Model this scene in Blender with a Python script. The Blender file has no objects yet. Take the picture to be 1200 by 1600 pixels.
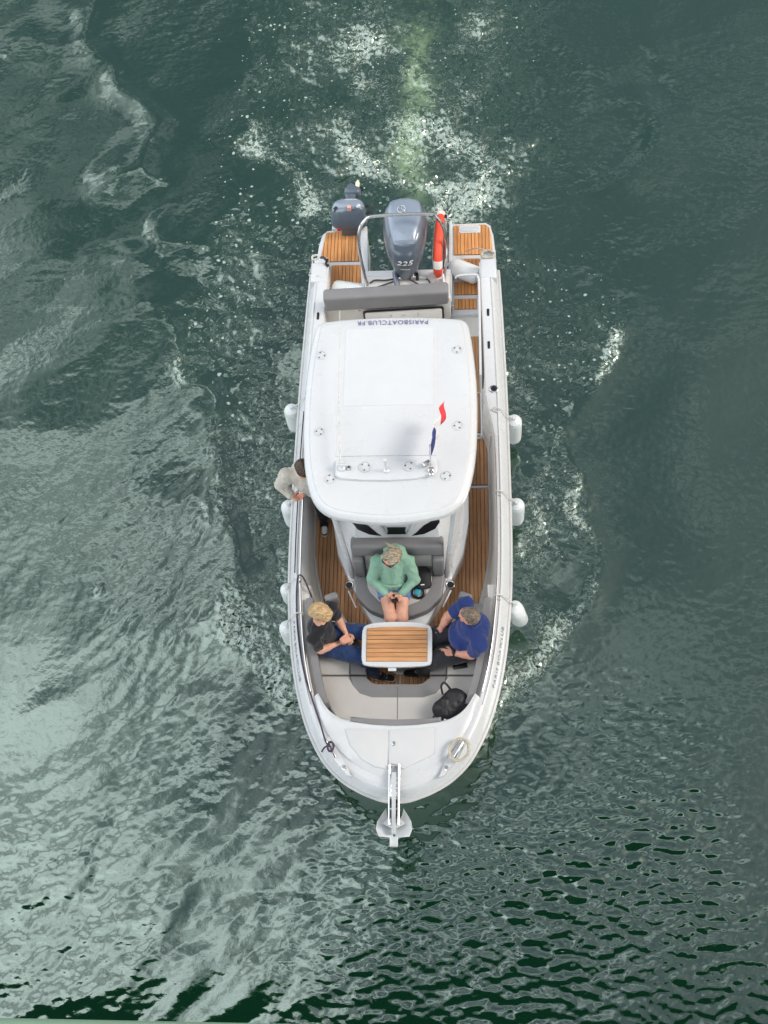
import bpy, bmesh, math, random
import numpy as np
from mathutils import Vector, Matrix, Euler
R = math.radians
random.seed(7)
scene = bpy.context.scene
COL = scene.collection

# ---------------------------------------------------------------- camera
cd = bpy.data.cameras.new('camera')
cam = bpy.data.objects.new('camera', cd)
COL.objects.link(cam)
cd.sensor_fit = 'VERTICAL'
cd.sensor_height = 24.0
cd.sensor_width = 18.0
cd.lens = 27.0
cd.clip_start = 0.05
cd.clip_end = 6000
# handheld over a bridge edge 13 m above the water, tipped 24 degrees from straight down
cr = Vector((0.99766, 0.01841, -0.06585))
cu = Vector((0.00988, 0.91415, 0.40526))
cb = Vector((0.06766, -0.40496, 0.91183))
m = Matrix((cr, cu, cb)).transposed().to_4x4()
m.translation = (0.716, -2.0946, 13.0)
cam.matrix_world = m
scene.camera = cam

# ---------------------------------------------------------------- world, sun, exposure
SUN_EL, SUN_AZ = 40.0, 84.0          # azimuth clockwise from +Y
world = bpy.data.worlds.new('World')
scene.world = world
world.use_nodes = True
wt = world.node_tree
wt.nodes.clear()
def wn(t, **kw):
    n = wt.nodes.new(t)
    for k, v in kw.items():
        setattr(n, k, v)
    return n
wo = wn('ShaderNodeOutputWorld')
sky = wn('ShaderNodeTexSky', sky_type='NISHITA', sun_disc=False)
sky.sun_elevation = R(SUN_EL)
sky.sun_rotation = R(SUN_AZ)
sky.air_density = 1.0
sky.dust_density = 5.0
sky.ozone_density = 0.4
bg1 = wn('ShaderNodeBackground')
bg1.inputs[1].default_value = 0.085
wt.links.new(sky.outputs[0], bg1.inputs[0])
geo = wn('ShaderNodeNewGeometry')
tc = wn('ShaderNodeTexCoord')
sep = wn('ShaderNodeSeparateXYZ')
wt.links.new(tc.outputs['Generated'], sep.inputs[0])
mx = wn('ShaderNodeMath', operation='MAXIMUM')
wt.links.new(sep.outputs[2], mx.inputs[0]); mx.inputs[1].default_value = 0.07
cmb = wn('ShaderNodeCombineXYZ')
for i in (0, 1):
    dv = wn('ShaderNodeMath', operation='DIVIDE')
    wt.links.new(sep.outputs[i], dv.inputs[0]); wt.links.new(mx.outputs[0], dv.inputs[1])
    wt.links.new(dv.outputs[0], cmb.inputs[i])
mp = wn('ShaderNodeMapping')
mp.inputs['Location'].default_value = (2.35, 0.62, 0.0)
mp.inputs['Rotation'].default_value = (0, 0, R(-35))
mp.inputs['Scale'].default_value = (1.0, 1.7, 1.0)
wt.links.new(cmb.outputs[0], mp.inputs[0])
nz = wn('ShaderNodeTexNoise', noise_dimensions='3D')
nz.inputs['Scale'].default_value = 4.2
nz.inputs['Detail'].default_value = 9
nz.inputs['Roughness'].default_value = 0.55
nz.inputs['Distortion'].default_value = 0.5
wt.links.new(mp.outputs[0], nz.inputs['Vector'])
# the cloud deck breaks up towards +X: broken veil there, full cumulus on the other side
dt = wn('ShaderNodeVectorMath', operation='DOT_PRODUCT')
wt.links.new(cmb.outputs[0], dt.inputs[0]); dt.inputs[1].default_value = (-0.62, -0.42, 0)
cl = wn('ShaderNodeClamp'); cl.inputs['Min'].default_value = -0.25; cl.inputs['Max'].default_value = 0.36
wt.links.new(dt.outputs['Value'], cl.inputs[0])
ad = wn('ShaderNodeMath', operation='MULTIPLY_ADD')
wt.links.new(cl.outputs[0], ad.inputs[0]); ad.inputs[1].default_value = 1.05
nc = wn('ShaderNodeMath', operation='MULTIPLY_ADD')
wt.links.new(nz.outputs[0], nc.inputs[0]); nc.inputs[1].default_value = 1.7; nc.inputs[2].default_value = -0.36
wt.links.new(nc.outputs[0], ad.inputs[2])
rp = wn('ShaderNodeMapRange', interpolation_type='SMOOTHSTEP')
rp.inputs[1].default_value = 0.22; rp.inputs[2].default_value = 0.74
rp.inputs[3].default_value = 0.08; rp.inputs[4].default_value = 1.0
wt.links.new(ad.outputs[0], rp.inputs[0])
bg2 = wn('ShaderNodeBackground')
bg2.inputs[0].default_value = (0.95, 0.98, 1.0, 1)
cs = wn('ShaderNodeMapRange', interpolation_type='SMOOTHSTEP')      # thick sunlit cloud is brighter than thin veil
cs.inputs[1].default_value = 0.48; cs.inputs[2].default_value = 0.98
cs.inputs[3].default_value = 1.15; cs.inputs[4].default_value = 2.75
wt.links.new(ad.outputs[0], cs.inputs[0]); wt.links.new(cs.outputs[0], bg2.inputs[1])
mixb = wn('ShaderNodeMixShader')
wt.links.new(rp.outputs[0], mixb.inputs[0])
wt.links.new(bg1.outputs[0], mixb.inputs[1])
wt.links.new(bg2.outputs[0], mixb.inputs[2])
wt.links.new(mixb.outputs[0], wo.inputs[0])

sd = bpy.data.lights.new('sun', 'SUN')
sd.energy = 1.8
sd.angle = R(20)
sd.color = (1.0, 0.95, 0.88)
sun = bpy.data.objects.new('sun', sd)
COL.objects.link(sun)
sdir = Vector((math.sin(R(SUN_AZ)) * math.cos(R(SUN_EL)), math.cos(R(SUN_AZ)) * math.cos(R(SUN_EL)), math.sin(R(SUN_EL))))
sun.rotation_euler = sdir.to_track_quat('Z', 'Y').to_euler()
sun.location = sdir * 30
vs = scene.view_settings
vs.view_transform = 'Standard'
vs.look = 'None'
vs.exposure = 0.03
vs.gamma = 1.0
vs.use_curve_mapping = False
scene.cycles.use_denoising = True
scene.cycles.max_bounces = 8

# ---------------------------------------------------------------- helpers
def tag(o, label=None, cat=None, group=None, kind=None):
    if label: o['label'] = label
    if cat: o['category'] = cat
    if group: o['group'] = group
    if kind: o['kind'] = kind
    return o

def node_mat(name, color=(0.8, 0.8, 0.8), rough=0.5, spec=0.5, metal=0.0, coat=0.0, var=0.0, vscale=6.0, bump=0.0, bscale=60.0,
             stretch=(1, 1, 1), rvar=0.0, dirt=0.0, dirtcol=(0.25, 0.24, 0.2), objrand=0.0, sheen=0.0, coords='Object'):
    """Principled material with noise-driven colour variation, wear and fine relief."""
    mt = bpy.data.materials.new(name)
    mt.use_nodes = True
    t = mt.node_tree
    b = t.nodes['Principled BSDF']
    b.inputs['Roughness'].default_value = rough
    b.inputs['Metallic'].default_value = metal
    b.inputs['Specular IOR Level'].default_value = spec
    b.inputs['Coat Weight'].default_value = coat
    b.inputs['Sheen Weight'].default_value = sheen
    tcn = t.nodes.new('ShaderNodeTexCoord')
    mpn = t.nodes.new('ShaderNodeMapping')
    mpn.inputs['Scale'].default_value = stretch
    t.links.new(tcn.outputs[coords], mpn.inputs[0])
    col = t.nodes.new('ShaderNodeRGB')
    col.outputs[0].default_value = (*color, 1)
    out = col.outputs[0]
    def noise(scale, detail=4):
        n = t.nodes.new('ShaderNodeTexNoise')
        n.inputs['Scale'].default_value = scale
        n.inputs['Detail'].default_value = detail
        t.links.new(mpn.outputs[0], n.inputs['Vector'])
        return n
    if var > 0:
        n = noise(vscale)
        mr = t.nodes.new('ShaderNodeMapRange')
        mr.inputs[1].default_value = 0.3; mr.inputs[2].default_value = 0.7
        mr.inputs[3].default_value = 1 - var; mr.inputs[4].default_value = 1 + var
        t.links.new(n.outputs[0], mr.inputs[0])
        vm = t.nodes.new('ShaderNodeVectorMath'); vm.operation = 'SCALE'
        t.links.new(out, vm.inputs[0]); t.links.new(mr.outputs[0], vm.inputs['Scale'])
        out = vm.outputs[0]
    if objrand > 0:
        oi = t.nodes.new('ShaderNodeObjectInfo')
        mr = t.nodes.new('ShaderNodeMapRange')
        mr.inputs[3].default_value = 1 - objrand; mr.inputs[4].default_value = 1 + objrand
        t.links.new(oi.outputs['Random'], mr.inputs[0])
        vm = t.nodes.new('ShaderNodeVectorMath'); vm.operation = 'SCALE'
        t.links.new(out, vm.inputs[0]); t.links.new(mr.outputs[0], vm.inputs['Scale'])
        out = vm.outputs[0]
    if dirt > 0:
        n = noise(2.3, 8)
        mr = t.nodes.new('ShaderNodeMapRange')
        mr.inputs[1].default_value = 0.40; mr.inputs[2].default_value = 0.80
        mr.inputs[3].default_value = 0; mr.inputs[4].default_value = dirt
        t.links.new(n.outputs[0], mr.inputs[0])
        mxn = t.nodes.new('ShaderNodeMix'); mxn.data_type = 'RGBA'
        t.links.new(mr.outputs[0], mxn.inputs[0]); t.links.new(out, mxn.inputs[6])
        mxn.inputs[7].default_value = (*dirtcol, 1)
        out = mxn.outputs[2]
    t.links.new(out, b.inputs['Base Color'])
    if rvar > 0:
        n = noise(vscale * 2.2)
        mr = t.nodes.new('ShaderNodeMapRange')
        mr.inputs[3].default_value = max(0.02, rough - rvar); mr.inputs[4].default_value = rough + rvar
        t.links.new(n.outputs[0], mr.inputs[0]); t.links.new(mr.outputs[0], b.inputs['Roughness'])
    if bump > 0:
        n = noise(bscale)
        bp = t.nodes.new('ShaderNodeBump')
        bp.inputs['Strength'].default_value = bump
        bp.inputs['Distance'].default_value = 0.01
        t.links.new(n.outputs[0], bp.inputs['Height']); t.links.new(bp.outputs[0], b.inputs['Normal'])
    return mt

def link(o, parent=None):
    COL.objects.link(o)
    if parent is not None:
        o.parent = parent
    return o

def empty(name, loc=(0, 0, 0), rz=0.0):
    o = bpy.data.objects.new(name, None)
    o.empty_display_size = 0.1
    o.location = loc
    o.rotation_euler = (0, 0, rz)
    return link(o)

def finish(name, me, mat, parent=None, smooth=True, ang=35):
    me.validate()
    if smooth:
        me.shade_smooth()
        me.set_sharp_from_angle(angle=R(ang))
    if mat is not None:
        me.materials.append(mat)
    o = bpy.data.objects.new(name, me)
    link(o)
    if parent is not None:
        o.parent = parent
        bpy_parent_keep(o, parent)
    return o

def bpy_parent_keep(o, parent):
    """Geometry is modelled in world space: undo the parent's own placement."""
    o.matrix_parent_inverse = world_of(parent).inverted()

def world_of(o):
    mw = Matrix.LocRotScale(o.location, o.rotation_euler, o.scale)
    if o.parent is not None:
        mw = world_of(o.parent) @ o.matrix_parent_inverse @ mw
    return mw
# ---------------------------------------------------------------- water
def fft_noise(nx, ny, h, lmin, lmax, rng, theta=None, spread=0.6, slope=1.4):
    """Band-limited random surface, unit rms slope; theta = direction of the wave vector."""
    kx = np.fft.fftfreq(nx, h)[:, None]
    ky = np.fft.fftfreq(ny, h)[None, :]
    k = np.hypot(kx, ky) + 1e-9
    amp = np.where((k > 1 / lmax) & (k < 1 / lmin), k ** (-slope - 0.5), 0)
    lo = np.clip((k - 0.6 / lmax) / (0.4 / lmax), 0, 1)
    hi = np.clip((1.5 / lmin - k) / (0.5 / lmin), 0, 1)
    amp = k ** (-slope - 0.5) * lo * hi
    if theta is not None:
        a = np.arctan2(ky, kx) - theta
        amp = amp * (np.abs(np.cos(a)) ** (2.0 / spread))
    f = np.fft.fft2(rng.standard_normal((nx, ny))) * amp
    s = np.sqrt(np.mean(np.abs(f) ** 2 * (2 * np.pi * k) ** 2)) / np.sqrt(nx * ny) / 1.0
    z = np.real(np.fft.ifft2(f))
    gx, gy = np.gradient(z, h)
    return (z / np.sqrt(np.mean(gx ** 2 + gy ** 2))).astype(np.float32)

def blur(a, h, s):
    kx = np.fft.fftfreq(a.shape[0], h)[:, None]
    ky = np.fft.fftfreq(a.shape[1], h)[None, :]
    return np.real(np.fft.ifft2(np.fft.fft2(a) * np.exp(-2 * (np.pi * s) ** 2 * (kx ** 2 + ky ** 2)))).astype(np.float32)

def unit(a):
    a = a - a.mean()
    return a / a.std()

def sst(a, b, x):
    t = np.clip((x - a) / (b - a), 0, 1)
    return t * t * (3 - 2 * t)

def poly_dist(X, Y, pts):
    """Unsigned distance, signed side (left of travel positive) and along-fraction to a polyline."""
    best = np.full(X.shape, 1e9, np.float32)
    side = np.zeros(X.shape, np.float32)
    frac = np.zeros(X.shape, np.float32)
    n = len(pts) - 1
    for i in range(n):
        (ax, ay), (bx, by) = pts[i], pts[i + 1]
        dx, dy = bx - ax, by - ay
        t = np.clip(((X - ax) * dx + (Y - ay) * dy) / (dx * dx + dy * dy), 0, 1)
        d = np.hypot(X - ax - t * dx, Y - ay - t * dy)
        s = np.sign(dx * (Y - ay) - dy * (X - ax))
        u = d < best
        best[u] = d[u]; side[u] = s[u]; frac[u] = ((i + t) / n)[u]
    return best, side, frac

def in_poly(X, Y, pts):
    c = np.zeros(X.shape, bool)
    j = len(pts) - 1
    for i in range(len(pts)):
        xi, yi = pts[i]; xj, yj = pts[j]
        if yi != yj:
            c ^= ((yi > Y) != (yj > Y)) & (X < (xj - xi) * (Y - yi) / (yj - yi) + xi)
        j = i
    return c

H = 0.0175
gx = np.arange(-7.2, 6.1 + H / 2, H)
gy = np.arange(-2.8, 13.3 + H / 2, H)
NX, NY = len(gx), len(gy)
WX, WY = np.meshgrid(gx, gy, indexing='ij')
WX = WX.astype(np.float32); WY = WY.astype(np.float32)
rng = np.random.default_rng(11)
big = blur(rng.standard_normal((NX, NY)).astype(np.float32), H, 0.9); big = unit(big)
mid = unit(blur(rng.standard_normal((NX, NY)).astype(np.float32), H, 0.25))
sml = unit(blur(rng.standard_normal((NX, NY)).astype(np.float32), H, 0.07))
tin = unit(blur(rng.standard_normal((NX, NY)).astype(np.float32), H, 0.028))
wx2, wy2 = np.meshgrid(gx, gy, indexing='ij')

left_edge = [(-1.30, 1.35), (-1.41, 1.52), (-1.80, 1.79), (-2.04, 2.35), (-2.14, 3.01), (-2.28, 4.23), (-2.57, 5.07), (-2.89, 5.85), (-3.13, 6.25), (-3.2, 6.7), (-2.9, 7.2)]
left_far = [(-2.74, 7.17), (-3.27, 7.61), (-3.58, 7.95), (-3.77, 8.75), (-3.82, 9.45), (-3.55, 10.0), (-4.37, 10.88), (-4.87, 11.75), (-4.92, 12.9), (-5.0, 14)]
right_edge = [(1.10, 1.25), (1.65, 1.87), (2.08, 2.34), (2.29, 3.15), (2.24, 4.00), (2.13, 4.22), (1.93, 4.62), (2.22, 5.17), (2.65, 5.68), (2.89, 6.41), (2.77, 6.91)]
right_far = [(1.35, 7.6), (1.50, 8.56), (1.75, 9.34), (1.89, 10.66), (1.89, 12.2), (2.0, 14)]
right_far2 = [(2.6, 8.3), (3.3, 8.9), (3.68, 9.85), (3.3, 10.6), (3.1, 11.4)]

wob = 0.09 * mid + 0.012 * sml
inner = in_poly(WX + wob, WY + 0.08 * mid, left_edge[:9] + [(-2.6, 7.4), (-2.3, 9.6), (-2.6, 14.5), (2.0, 14.5)] + right_far[::-1] + [(1.5, 7.4)] + right_edge[::-1]).astype(np.float32)
innerS = sst(0.12, 0.80, blur(inner, H, 0.24) + 0.10 * mid + 0.06 * sml)
innerW = np.clip(blur(inner, H, 0.30), 0, 1)

# background chop: short crests across the view near the bridge, diagonal to the left, dying away to the upper right
cross = fft_noise(NX, NY, H, 0.058, 0.20, rng, theta=R(84), spread=0.80, slope=1.5)
cross2 = fft_noise(NX, NY, H, 0.08, 0.22, rng, theta=R(108), spread=0.8)
diag = fft_noise(NX, NY, H, 0.09, 0.34, rng, theta=R(-38), spread=0.45, slope=1.6)
fine = fft_noise(NX, NY, H, 0.05, 0.14, rng)
lump = fft_noise(NX, NY, H, 0.30, 0.95, rng, theta=R(-48), spread=1.4)
swell = fft_noise(NX, NY, H, 1.4, 4.5, rng, theta=R(-50), spread=1.2)
turb = fft_noise(NX, NY, H, 0.10, 0.60, rng, slope=1.3)
turb2 = fft_noise(NX, NY, H, 0.05, 0.18, rng, slope=1.0)

near = sst(2.8, -1.2, WY + 0.45 * big)                     # towards the bridge
near2 = sst(5.5, 0.5, WY + 0.6 * big)
leftm = sst(0.9, -1.6, WX + 0.5 * big + 0.25 * (WY + 1))
rightm = 1 - leftm
gust = np.clip(0.85 + 0.38 * unit(blur(mid, H, 0.35)), 0.25, 1.7)
amb = gust * (near * (0.092 * rightm + 0.022 * leftm) + (1 - near) * (0.005 + 0.014 * rightm * near2 + 0.013 * rightm * gust)) * cross
amb += gust * (near * (0.040 * rightm + 0.010) + 0.010 * near2 * rightm + 0.004) * cross2
amb += gust * leftm * sst(7.5, 2.0, WY) * (0.006 + 0.018 * near + 0.026 * sst(1.3, 0.3, np.abs(WX + 2.9)) * sst(0.2, 2.0, WY)) * diag
amb += (0.008 + 0.014 * near * rightm + 0.005 * rightm) * fine
amb += (0.008 + 0.034 * near * leftm * sst(1.5, -1.5, WY) + 0.002 * leftm) * lump
amb += 0.020 * swell
hgt = amb * (1 - 0.6 * innerS)
dL, sL, fL = poly_dist(WX + wob, WY, left_edge)
dF, sF, fF = poly_dist(WX + wob * 0.9, WY, left_far)
dR, sR, fR = poly_dist(WX + wob, WY, right_edge)
dG, sG, fG = poly_dist(WX + wob, WY, right_far)
dG2, sG2, fG2 = poly_dist(WX + wob, WY, right_far2)
def ridge(d, s, w_out, w_in, flip=1):
    w = np.where(s * flip > 0, w_out, w_in)
    return np.exp(-np.sqrt((d / w) ** 2 + 0.02) * 1.3)
crest = 0.088 * ridge(dL, sL, 0.75, 0.26, 1) * sst(0.08, 0.28, fL) * (1 - 0.4 * fL) * sst(1.0, 0.86, fL)
crest += 0.080 * ridge(dF, sF, 0.85, 0.28, 1) * sst(0.0, 0.12, fF) * (1 - 0.5 * fF) * np.clip(0.8 + 0.5 * mid, 0.2, 1.5)
crest += 0.048 * ridge(dR, sR, 0.45, 0.30, -1) * sst(0.0, 0.15, fR) * sst(1.0, 0.86, fR)
crest += 0.022 * ridge(dG, sG, 0.60, 0.45, -1) * np.clip(0.7 + 0.5 * mid, 0, 1.5) * sst(0.0, 0.15, fG)
crest += 0.040 * ridge(dG2, sG2, 0.6, 0.5, -1) * np.clip(0.7 + 0.5 * mid, 0, 1.5) * sst(0.0, 0.2, fG2) * sst(1.0, 0.8, fG2)
hgt += blur(crest, H, 0.035)
# churned water inside the bow wave and behind the engines
wakec = sst(7.0, 8.2, WY) * sst(2.4, 1.2, np.abs(WX - 0.2))
hgt += innerS * (0.105 + 0.09 * wakec) * turb * np.clip(0.75 + 0.45 * mid, 0.15, 2) + innerS * (0.055 + 0.06 * wakec) * turb2 * np.clip(0.7 + 0.5 * mid, 0.1, 2)

# where the water is broken: density of foam lace, of loose flecks and of aerated water
def streak(pts, w, p=2):
    d, s, f = poly_dist(WX + 0.10 * mid + 0.03 * sml, WY + 0.10 * np.roll(mid, 40, 0), pts)
    return np.exp(-(d / w) ** p)
dens = np.zeros_like(WX)
dens += 1.20 * streak([(-1.20, 1.25), (-1.45, 1.55), (-1.80, 1.84), (-2.0, 2.3), (-2.05, 2.7)], 0.17)
dens += 0.60 * streak([(-1.5, 1.8), (-1.7, 2.3), (-1.75, 2.8)], 0.32)
dens += 1.15 * streak([(1.00, 1.05), (1.45, 1.62), (1.85, 2.1), (2.05, 2.55)], 0.20) + 0.45 * streak([(1.35, 1.9), (1.7, 2.5)], 0.30)
dens += 0.95 * streak([(2.88, 6.15), (2.72, 5.80)], 0.10) + 0.55 * streak([(2.70, 5.72), (2.30, 5.25)], 0.07)
dens += 0.60 * streak([(2.26, 4.1), (2.26, 3.6), (2.31, 3.1), (2.12, 2.5)], 0.06)
dens += 0.50 * streak([(-1.5, 2.2), (-1.58, 3.0), (-1.60, 4.2), (-1.75, 5.2)], 0.30)
dens += 0.30 * streak([(-1.9, 3.0), (-2.0, 4.0), (-2.3, 5.0)], 0.22)
dens += 0.40 * streak([(1.55, 2.2), (1.62, 3.2), (1.5, 4.2), (1.45, 5.0), (1.4, 6.0)], 0.26)
dens += 0.75 * streak([(1.72, 4.25), (1.92, 4.65)], 0.10) + 0.80 * streak([(1.78, 3.35), (1.62, 3.8)], 0.09) + 0.55 * streak([(1.45, 3.0), (1.5, 3.4)], 0.10)
dens += 0.38 * streak([(-2.28, 4.4), (-2.6, 5.2), (-2.92, 5.9)], 0.07)
dens += 0.85 * streak([(-2.33, 9.74), (-1.9, 9.2), (-1.45, 8.55), (-1.2, 8.1)], 0.15) + 0.35 * streak([(-2.3, 9.8), (-1.3, 8.3)], 0.38)
dens += 0.95 * streak([(-0.95, 9.95), (-0.6, 9.4), (-0.2, 8.9), (0.3, 8.65), (0.75, 8.55)], 0.17)
dens += 0.85 * streak([(0.55, 9.7), (0.95, 9.35), (1.25, 8.9), (1.05, 8.45), (0.75, 8.1)], 0.24)
dens += 0.70 * streak([(-0.75, 10.7), (-0.45, 10.3), (-0.2, 9.9)], 0.25)
dens += 0.60 * streak([(0.15, 9.3), (0.25, 10.5), (-0.3, 11.5)], 0.26)
dens += 0.30 * streak([(0.8, 10.2), (1.1, 11.2), (0.9, 12.8)], 0.6) + 0.28 * streak([(-0.7, 11.0), (-0.9, 12.8)], 0.6) + 0.30 * streak([(-0.3, 7.6), (1.0, 7.9)], 0.5)
dens += 0.24 * innerS * np.clip(0.6 + 0.5 * mid, 0, 1.5) + 0.40 * np.exp(-(dL / 0.05) ** 2) * sst(0.1, 0.3, fL) * np.clip(0.5 + 0.6 * mid, 0, 1.4) + 0.35 * np.exp(-(dR / 0.05) ** 2) * np.clip(0.5 + 0.6 * mid, 0, 1.4)
dens = np.clip(0.88 * dens * np.clip(0.92 + 0.28 * mid + 0.10 * sml, 0.3, 1.6), 0, 1.3)
foam = dens
fleck = np.clip(streak([(-2.2, 11.8), (-2.1, 9.4), (-2.35, 7.8), (-2.3, 6.4), (-2.2, 5.0)], 0.60) * 1.0 + 0.75 * innerS + 0.6 * streak([(-3.1, 8.2), (-2.7, 7.4)], 0.3) + 0.55 * streak([(1.9, 7.6), (2.5, 6.6), (2.4, 5.8)], 0.45) + 0.4 * streak([(-3.0, 10.5), (-2.6, 9.0)], 0.5), 0, 1)
hgt += 0.014 * np.clip(dens - 0.45, 0, 1) * (0.6 + 0.8 * unit(turb2).clip(-1, 2))
aer = streak([(0.12, 8.2), (0.10, 9.5), (0.14, 11.0), (0.04, 13.8)], 0.20) * np.clip(0.62 + 0.35 * mid, 0.05, 1.2) * sst(7.9, 9.0, WY)
aer = np.clip(1.0 * aer + 0.07 * np.clip(dens, 0, 1) + 0.018 * innerS, 0, 1)
# settle towards the edges of the fine patch
fade = sst(0, 0.6, np.minimum(np.minimum(WX - gx[0], gx[-1] - WX), np.minimum(WY - gy[0], gy[-1] - WY)))
hgt = hgt * (0.25 + 0.75 * fade)

# one sheet: the fine patch round the boat, with rings of growing cells out to the horizon
def stretch(g, n=26, far=3000.0):
    st = np.geomspace(0.05, 1, n) ** 1.0
    ext = np.cumsum(np.geomspace(0.05, far / 6, n)); ext = ext / ext[-1] * far
    return np.concatenate([g[0] - ext[::-1], g, g[-1] + ext])
ex, ey = stretch(gx), stretch(gy)
P = 26
EX, EY = np.meshgrid(ex, ey, indexing='ij')
def pad(a, v=None):
    return np.pad(a, P, mode='edge') if v is None else np.pad(a, P, constant_values=v)
EZ = pad(hgt); FO = pad(foam, 0); AE = pad(aer, 0); FL = pad(fleck, 0)
EZ[:P] *= 0.3; EZ[-P:] *= 0.3
nX, nY = EX.shape
co = np.stack([EX, EY, EZ], -1).reshape(-1, 3).astype(np.float32)
ii = np.arange(nX * nY).reshape(nX, nY)
q = np.stack([ii[:-1, :-1], ii[1:, :-1], ii[1:, 1:], ii[:-1, 1:]], -1).reshape(-1, 4).astype(np.int32)
wm = bpy.data.meshes.new('water')
wm.vertices.add(len(co)); wm.vertices.foreach_set('co', co.ravel())
wm.loops.add(q.size); wm.loops.foreach_set('vertex_index', q.ravel())
wm.polygons.add(len(q)); wm.polygons.foreach_set('loop_start', np.arange(0, q.size, 4, dtype=np.int32))
wm.update(calc_edges=True)
wm.polygons.foreach_set('use_smooth', np.ones(len(q), bool))
for nm, arr in (('foam', FO), ('aerated', AE), ('fleck', FL)):
    at = wm.attributes.new(nm, 'FLOAT', 'POINT')
    at.data.foreach_set('value', arr.reshape(-1).astype(np.float32))

def water_material():
    mt = bpy.data.materials.new('river_water')
    mt.use_nodes = True
    t = mt.node_tree
    L = t.links.new
    b = t.nodes['Principled BSDF']
    def nd(tp, **kw):
        n = t.nodes.new(tp)
        for k_, v_ in kw.items(): setattr(n, k_, v_)
        return n
    def attr(n):
        a = nd('ShaderNodeAttribute'); a.attribute_name = n
        return a.outputs['Fac']
    def mth(op, a, b_=None, c=None):
        n = nd('ShaderNodeMath', operation=op)
        for i, v in enumerate((a, b_, c)):
            if v is None: continue
            if isinstance(v, (int, float)): n.inputs[i].default_value = v
            else: L(v, n.inputs[i])
        return n.outputs[0]
    def mapr(v, a, b_, c, d, smooth=True):
        n = nd('ShaderNodeMapRange')
        if smooth: n.interpolation_type = 'SMOOTHSTEP'
        for i, x in enumerate((v, a, b_, c, d)):
            if isinstance(x, (int, float)): n.inputs[i].default_value = x
            else: L(x, n.inputs[i])
        return n.outputs[0]
    tcn = nd('ShaderNodeTexCoord')
    def noise(scale, detail, rough=0.55, dist=0.0):
        n = nd('ShaderNodeTexNoise')
        n.inputs['Scale'].default_value = scale; n.inputs['Detail'].default_value = detail
        n.inputs['Roughness'].default_value = rough; n.inputs['Distortion'].default_value = dist
        L(tcn.outputs['Object'], n.inputs['Vector'])
        return n.outputs[0]
    # torn lace: ridges of two distorted noises, more of it where the density is higher
    la = noise(4.6, 2.5, 0.5, 1.8)
    ra = mth('SUBTRACT', 1.0, mth('MULTIPLY', mth('ABSOLUTE', mth('SUBTRACT', la, 0.5)), 5.0))
    lb_ = noise(11.0, 2.5, 0.5, 1.6)
    rb = mth('SUBTRACT', 1.0, mth('MULTIPLY', mth('ABSOLUTE', mth('SUBTRACT', lb_, 0.5)), 5.5))
    grain = noise(42.0, 3, 0.7)
    lace = mth('ADD', mth('ADD', mth('MULTIPLY', ra, 0.42), mth('MULTIPLY', rb, 0.40)), mth('MULTIPLY', mth('SUBTRACT', grain, 0.5), 0.22))
    dn = attr('foam')
    thr = mth('MULTIPLY_ADD', dn, -0.31, 0.85)
    fm1 = mapr(mth('SUBTRACT', lace, thr), -0.08, 0.40, 0.0, 0.92)
    fm1 = mth('MULTIPLY', fm1, mapr(dn, 0.08, 0.30, 0.0, 1.0))
    # loose flecks: a few voronoi cells carry a small spot
    vo = nd('ShaderNodeTexVoronoi'); vo.inputs['Scale'].default_value = 13.0
    L(tcn.outputs['Object'], vo.inputs['Vector'])
    sp_ = nd('ShaderNodeSeparateColor'); L(vo.outputs['Color'], sp_.inputs[0])
    rad = mth('MULTIPLY', mth('SUBTRACT', sp_.outputs[0], mth('MULTIPLY_ADD', attr('fleck'), -0.42, 1.0)), 0.75)
    spot = mapr(mth('SUBTRACT', mth('ADD', rad, mth('MULTIPLY', mth('SUBTRACT', lb_, 0.5), 0.8)), vo.outputs['Distance']), -0.03, 0.12, 0.0, 0.62)
    fm = mth('MAXIMUM', fm1, spot)
    body = nd('ShaderNodeMix', data_type='RGBA')
    body.inputs[6].default_value = (0.0018, 0.0235, 0.0105, 1)
    body.inputs[7].default_value = (0.175, 0.265, 0.130, 1)
    L(mth('MULTIPLY', attr('aerated'), mapr(mth('ADD', mth('MULTIPLY', la, 0.6), mth('MULTIPLY', lb_, 0.4)), 0.34, 0.62, 0.15, 1.15)), body.inputs[0])
    mix = nd('ShaderNodeMix', data_type='RGBA')
    L(fm, mix.inputs[0]); L(body.outputs[2], mix.inputs[6])
    mix.inputs[7].default_value = (0.56, 0.67, 0.62, 1)
    L(mix.outputs[2], b.inputs['Base Color'])
    L(mapr(fm, 0, 1, 0.03, 0.6, False), b.inputs['Roughness'])
    L(mapr(fm, 0, 1, 2.6, 1.45, False), b.inputs['IOR'])
    b.inputs['Specular Tint'].default_value = (0.84, 1.0, 0.935, 1)
    bp = nd('ShaderNodeBump'); bp.inputs['Strength'].default_value = 0.06; bp.inputs['Distance'].default_value = 0.02
    L(noise(16, 3), bp.inputs['Height'])
    bp2 = nd('ShaderNodeBump'); bp2.inputs['Distance'].default_value = 0.02
    L(fm, bp2.inputs['Strength']); L(lace, bp2.inputs['Height']); L(bp.outputs[0], bp2.inputs['Normal'])
    L(bp2.outputs[0], b.inputs['Normal'])
    return mt
wm.materials.append(water_material())
water = bpy.data.objects.new('water', wm)
link(water)
tag(water, 'dark green rippled river water with foamy boat wake', 'water', kind='structure')

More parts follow.
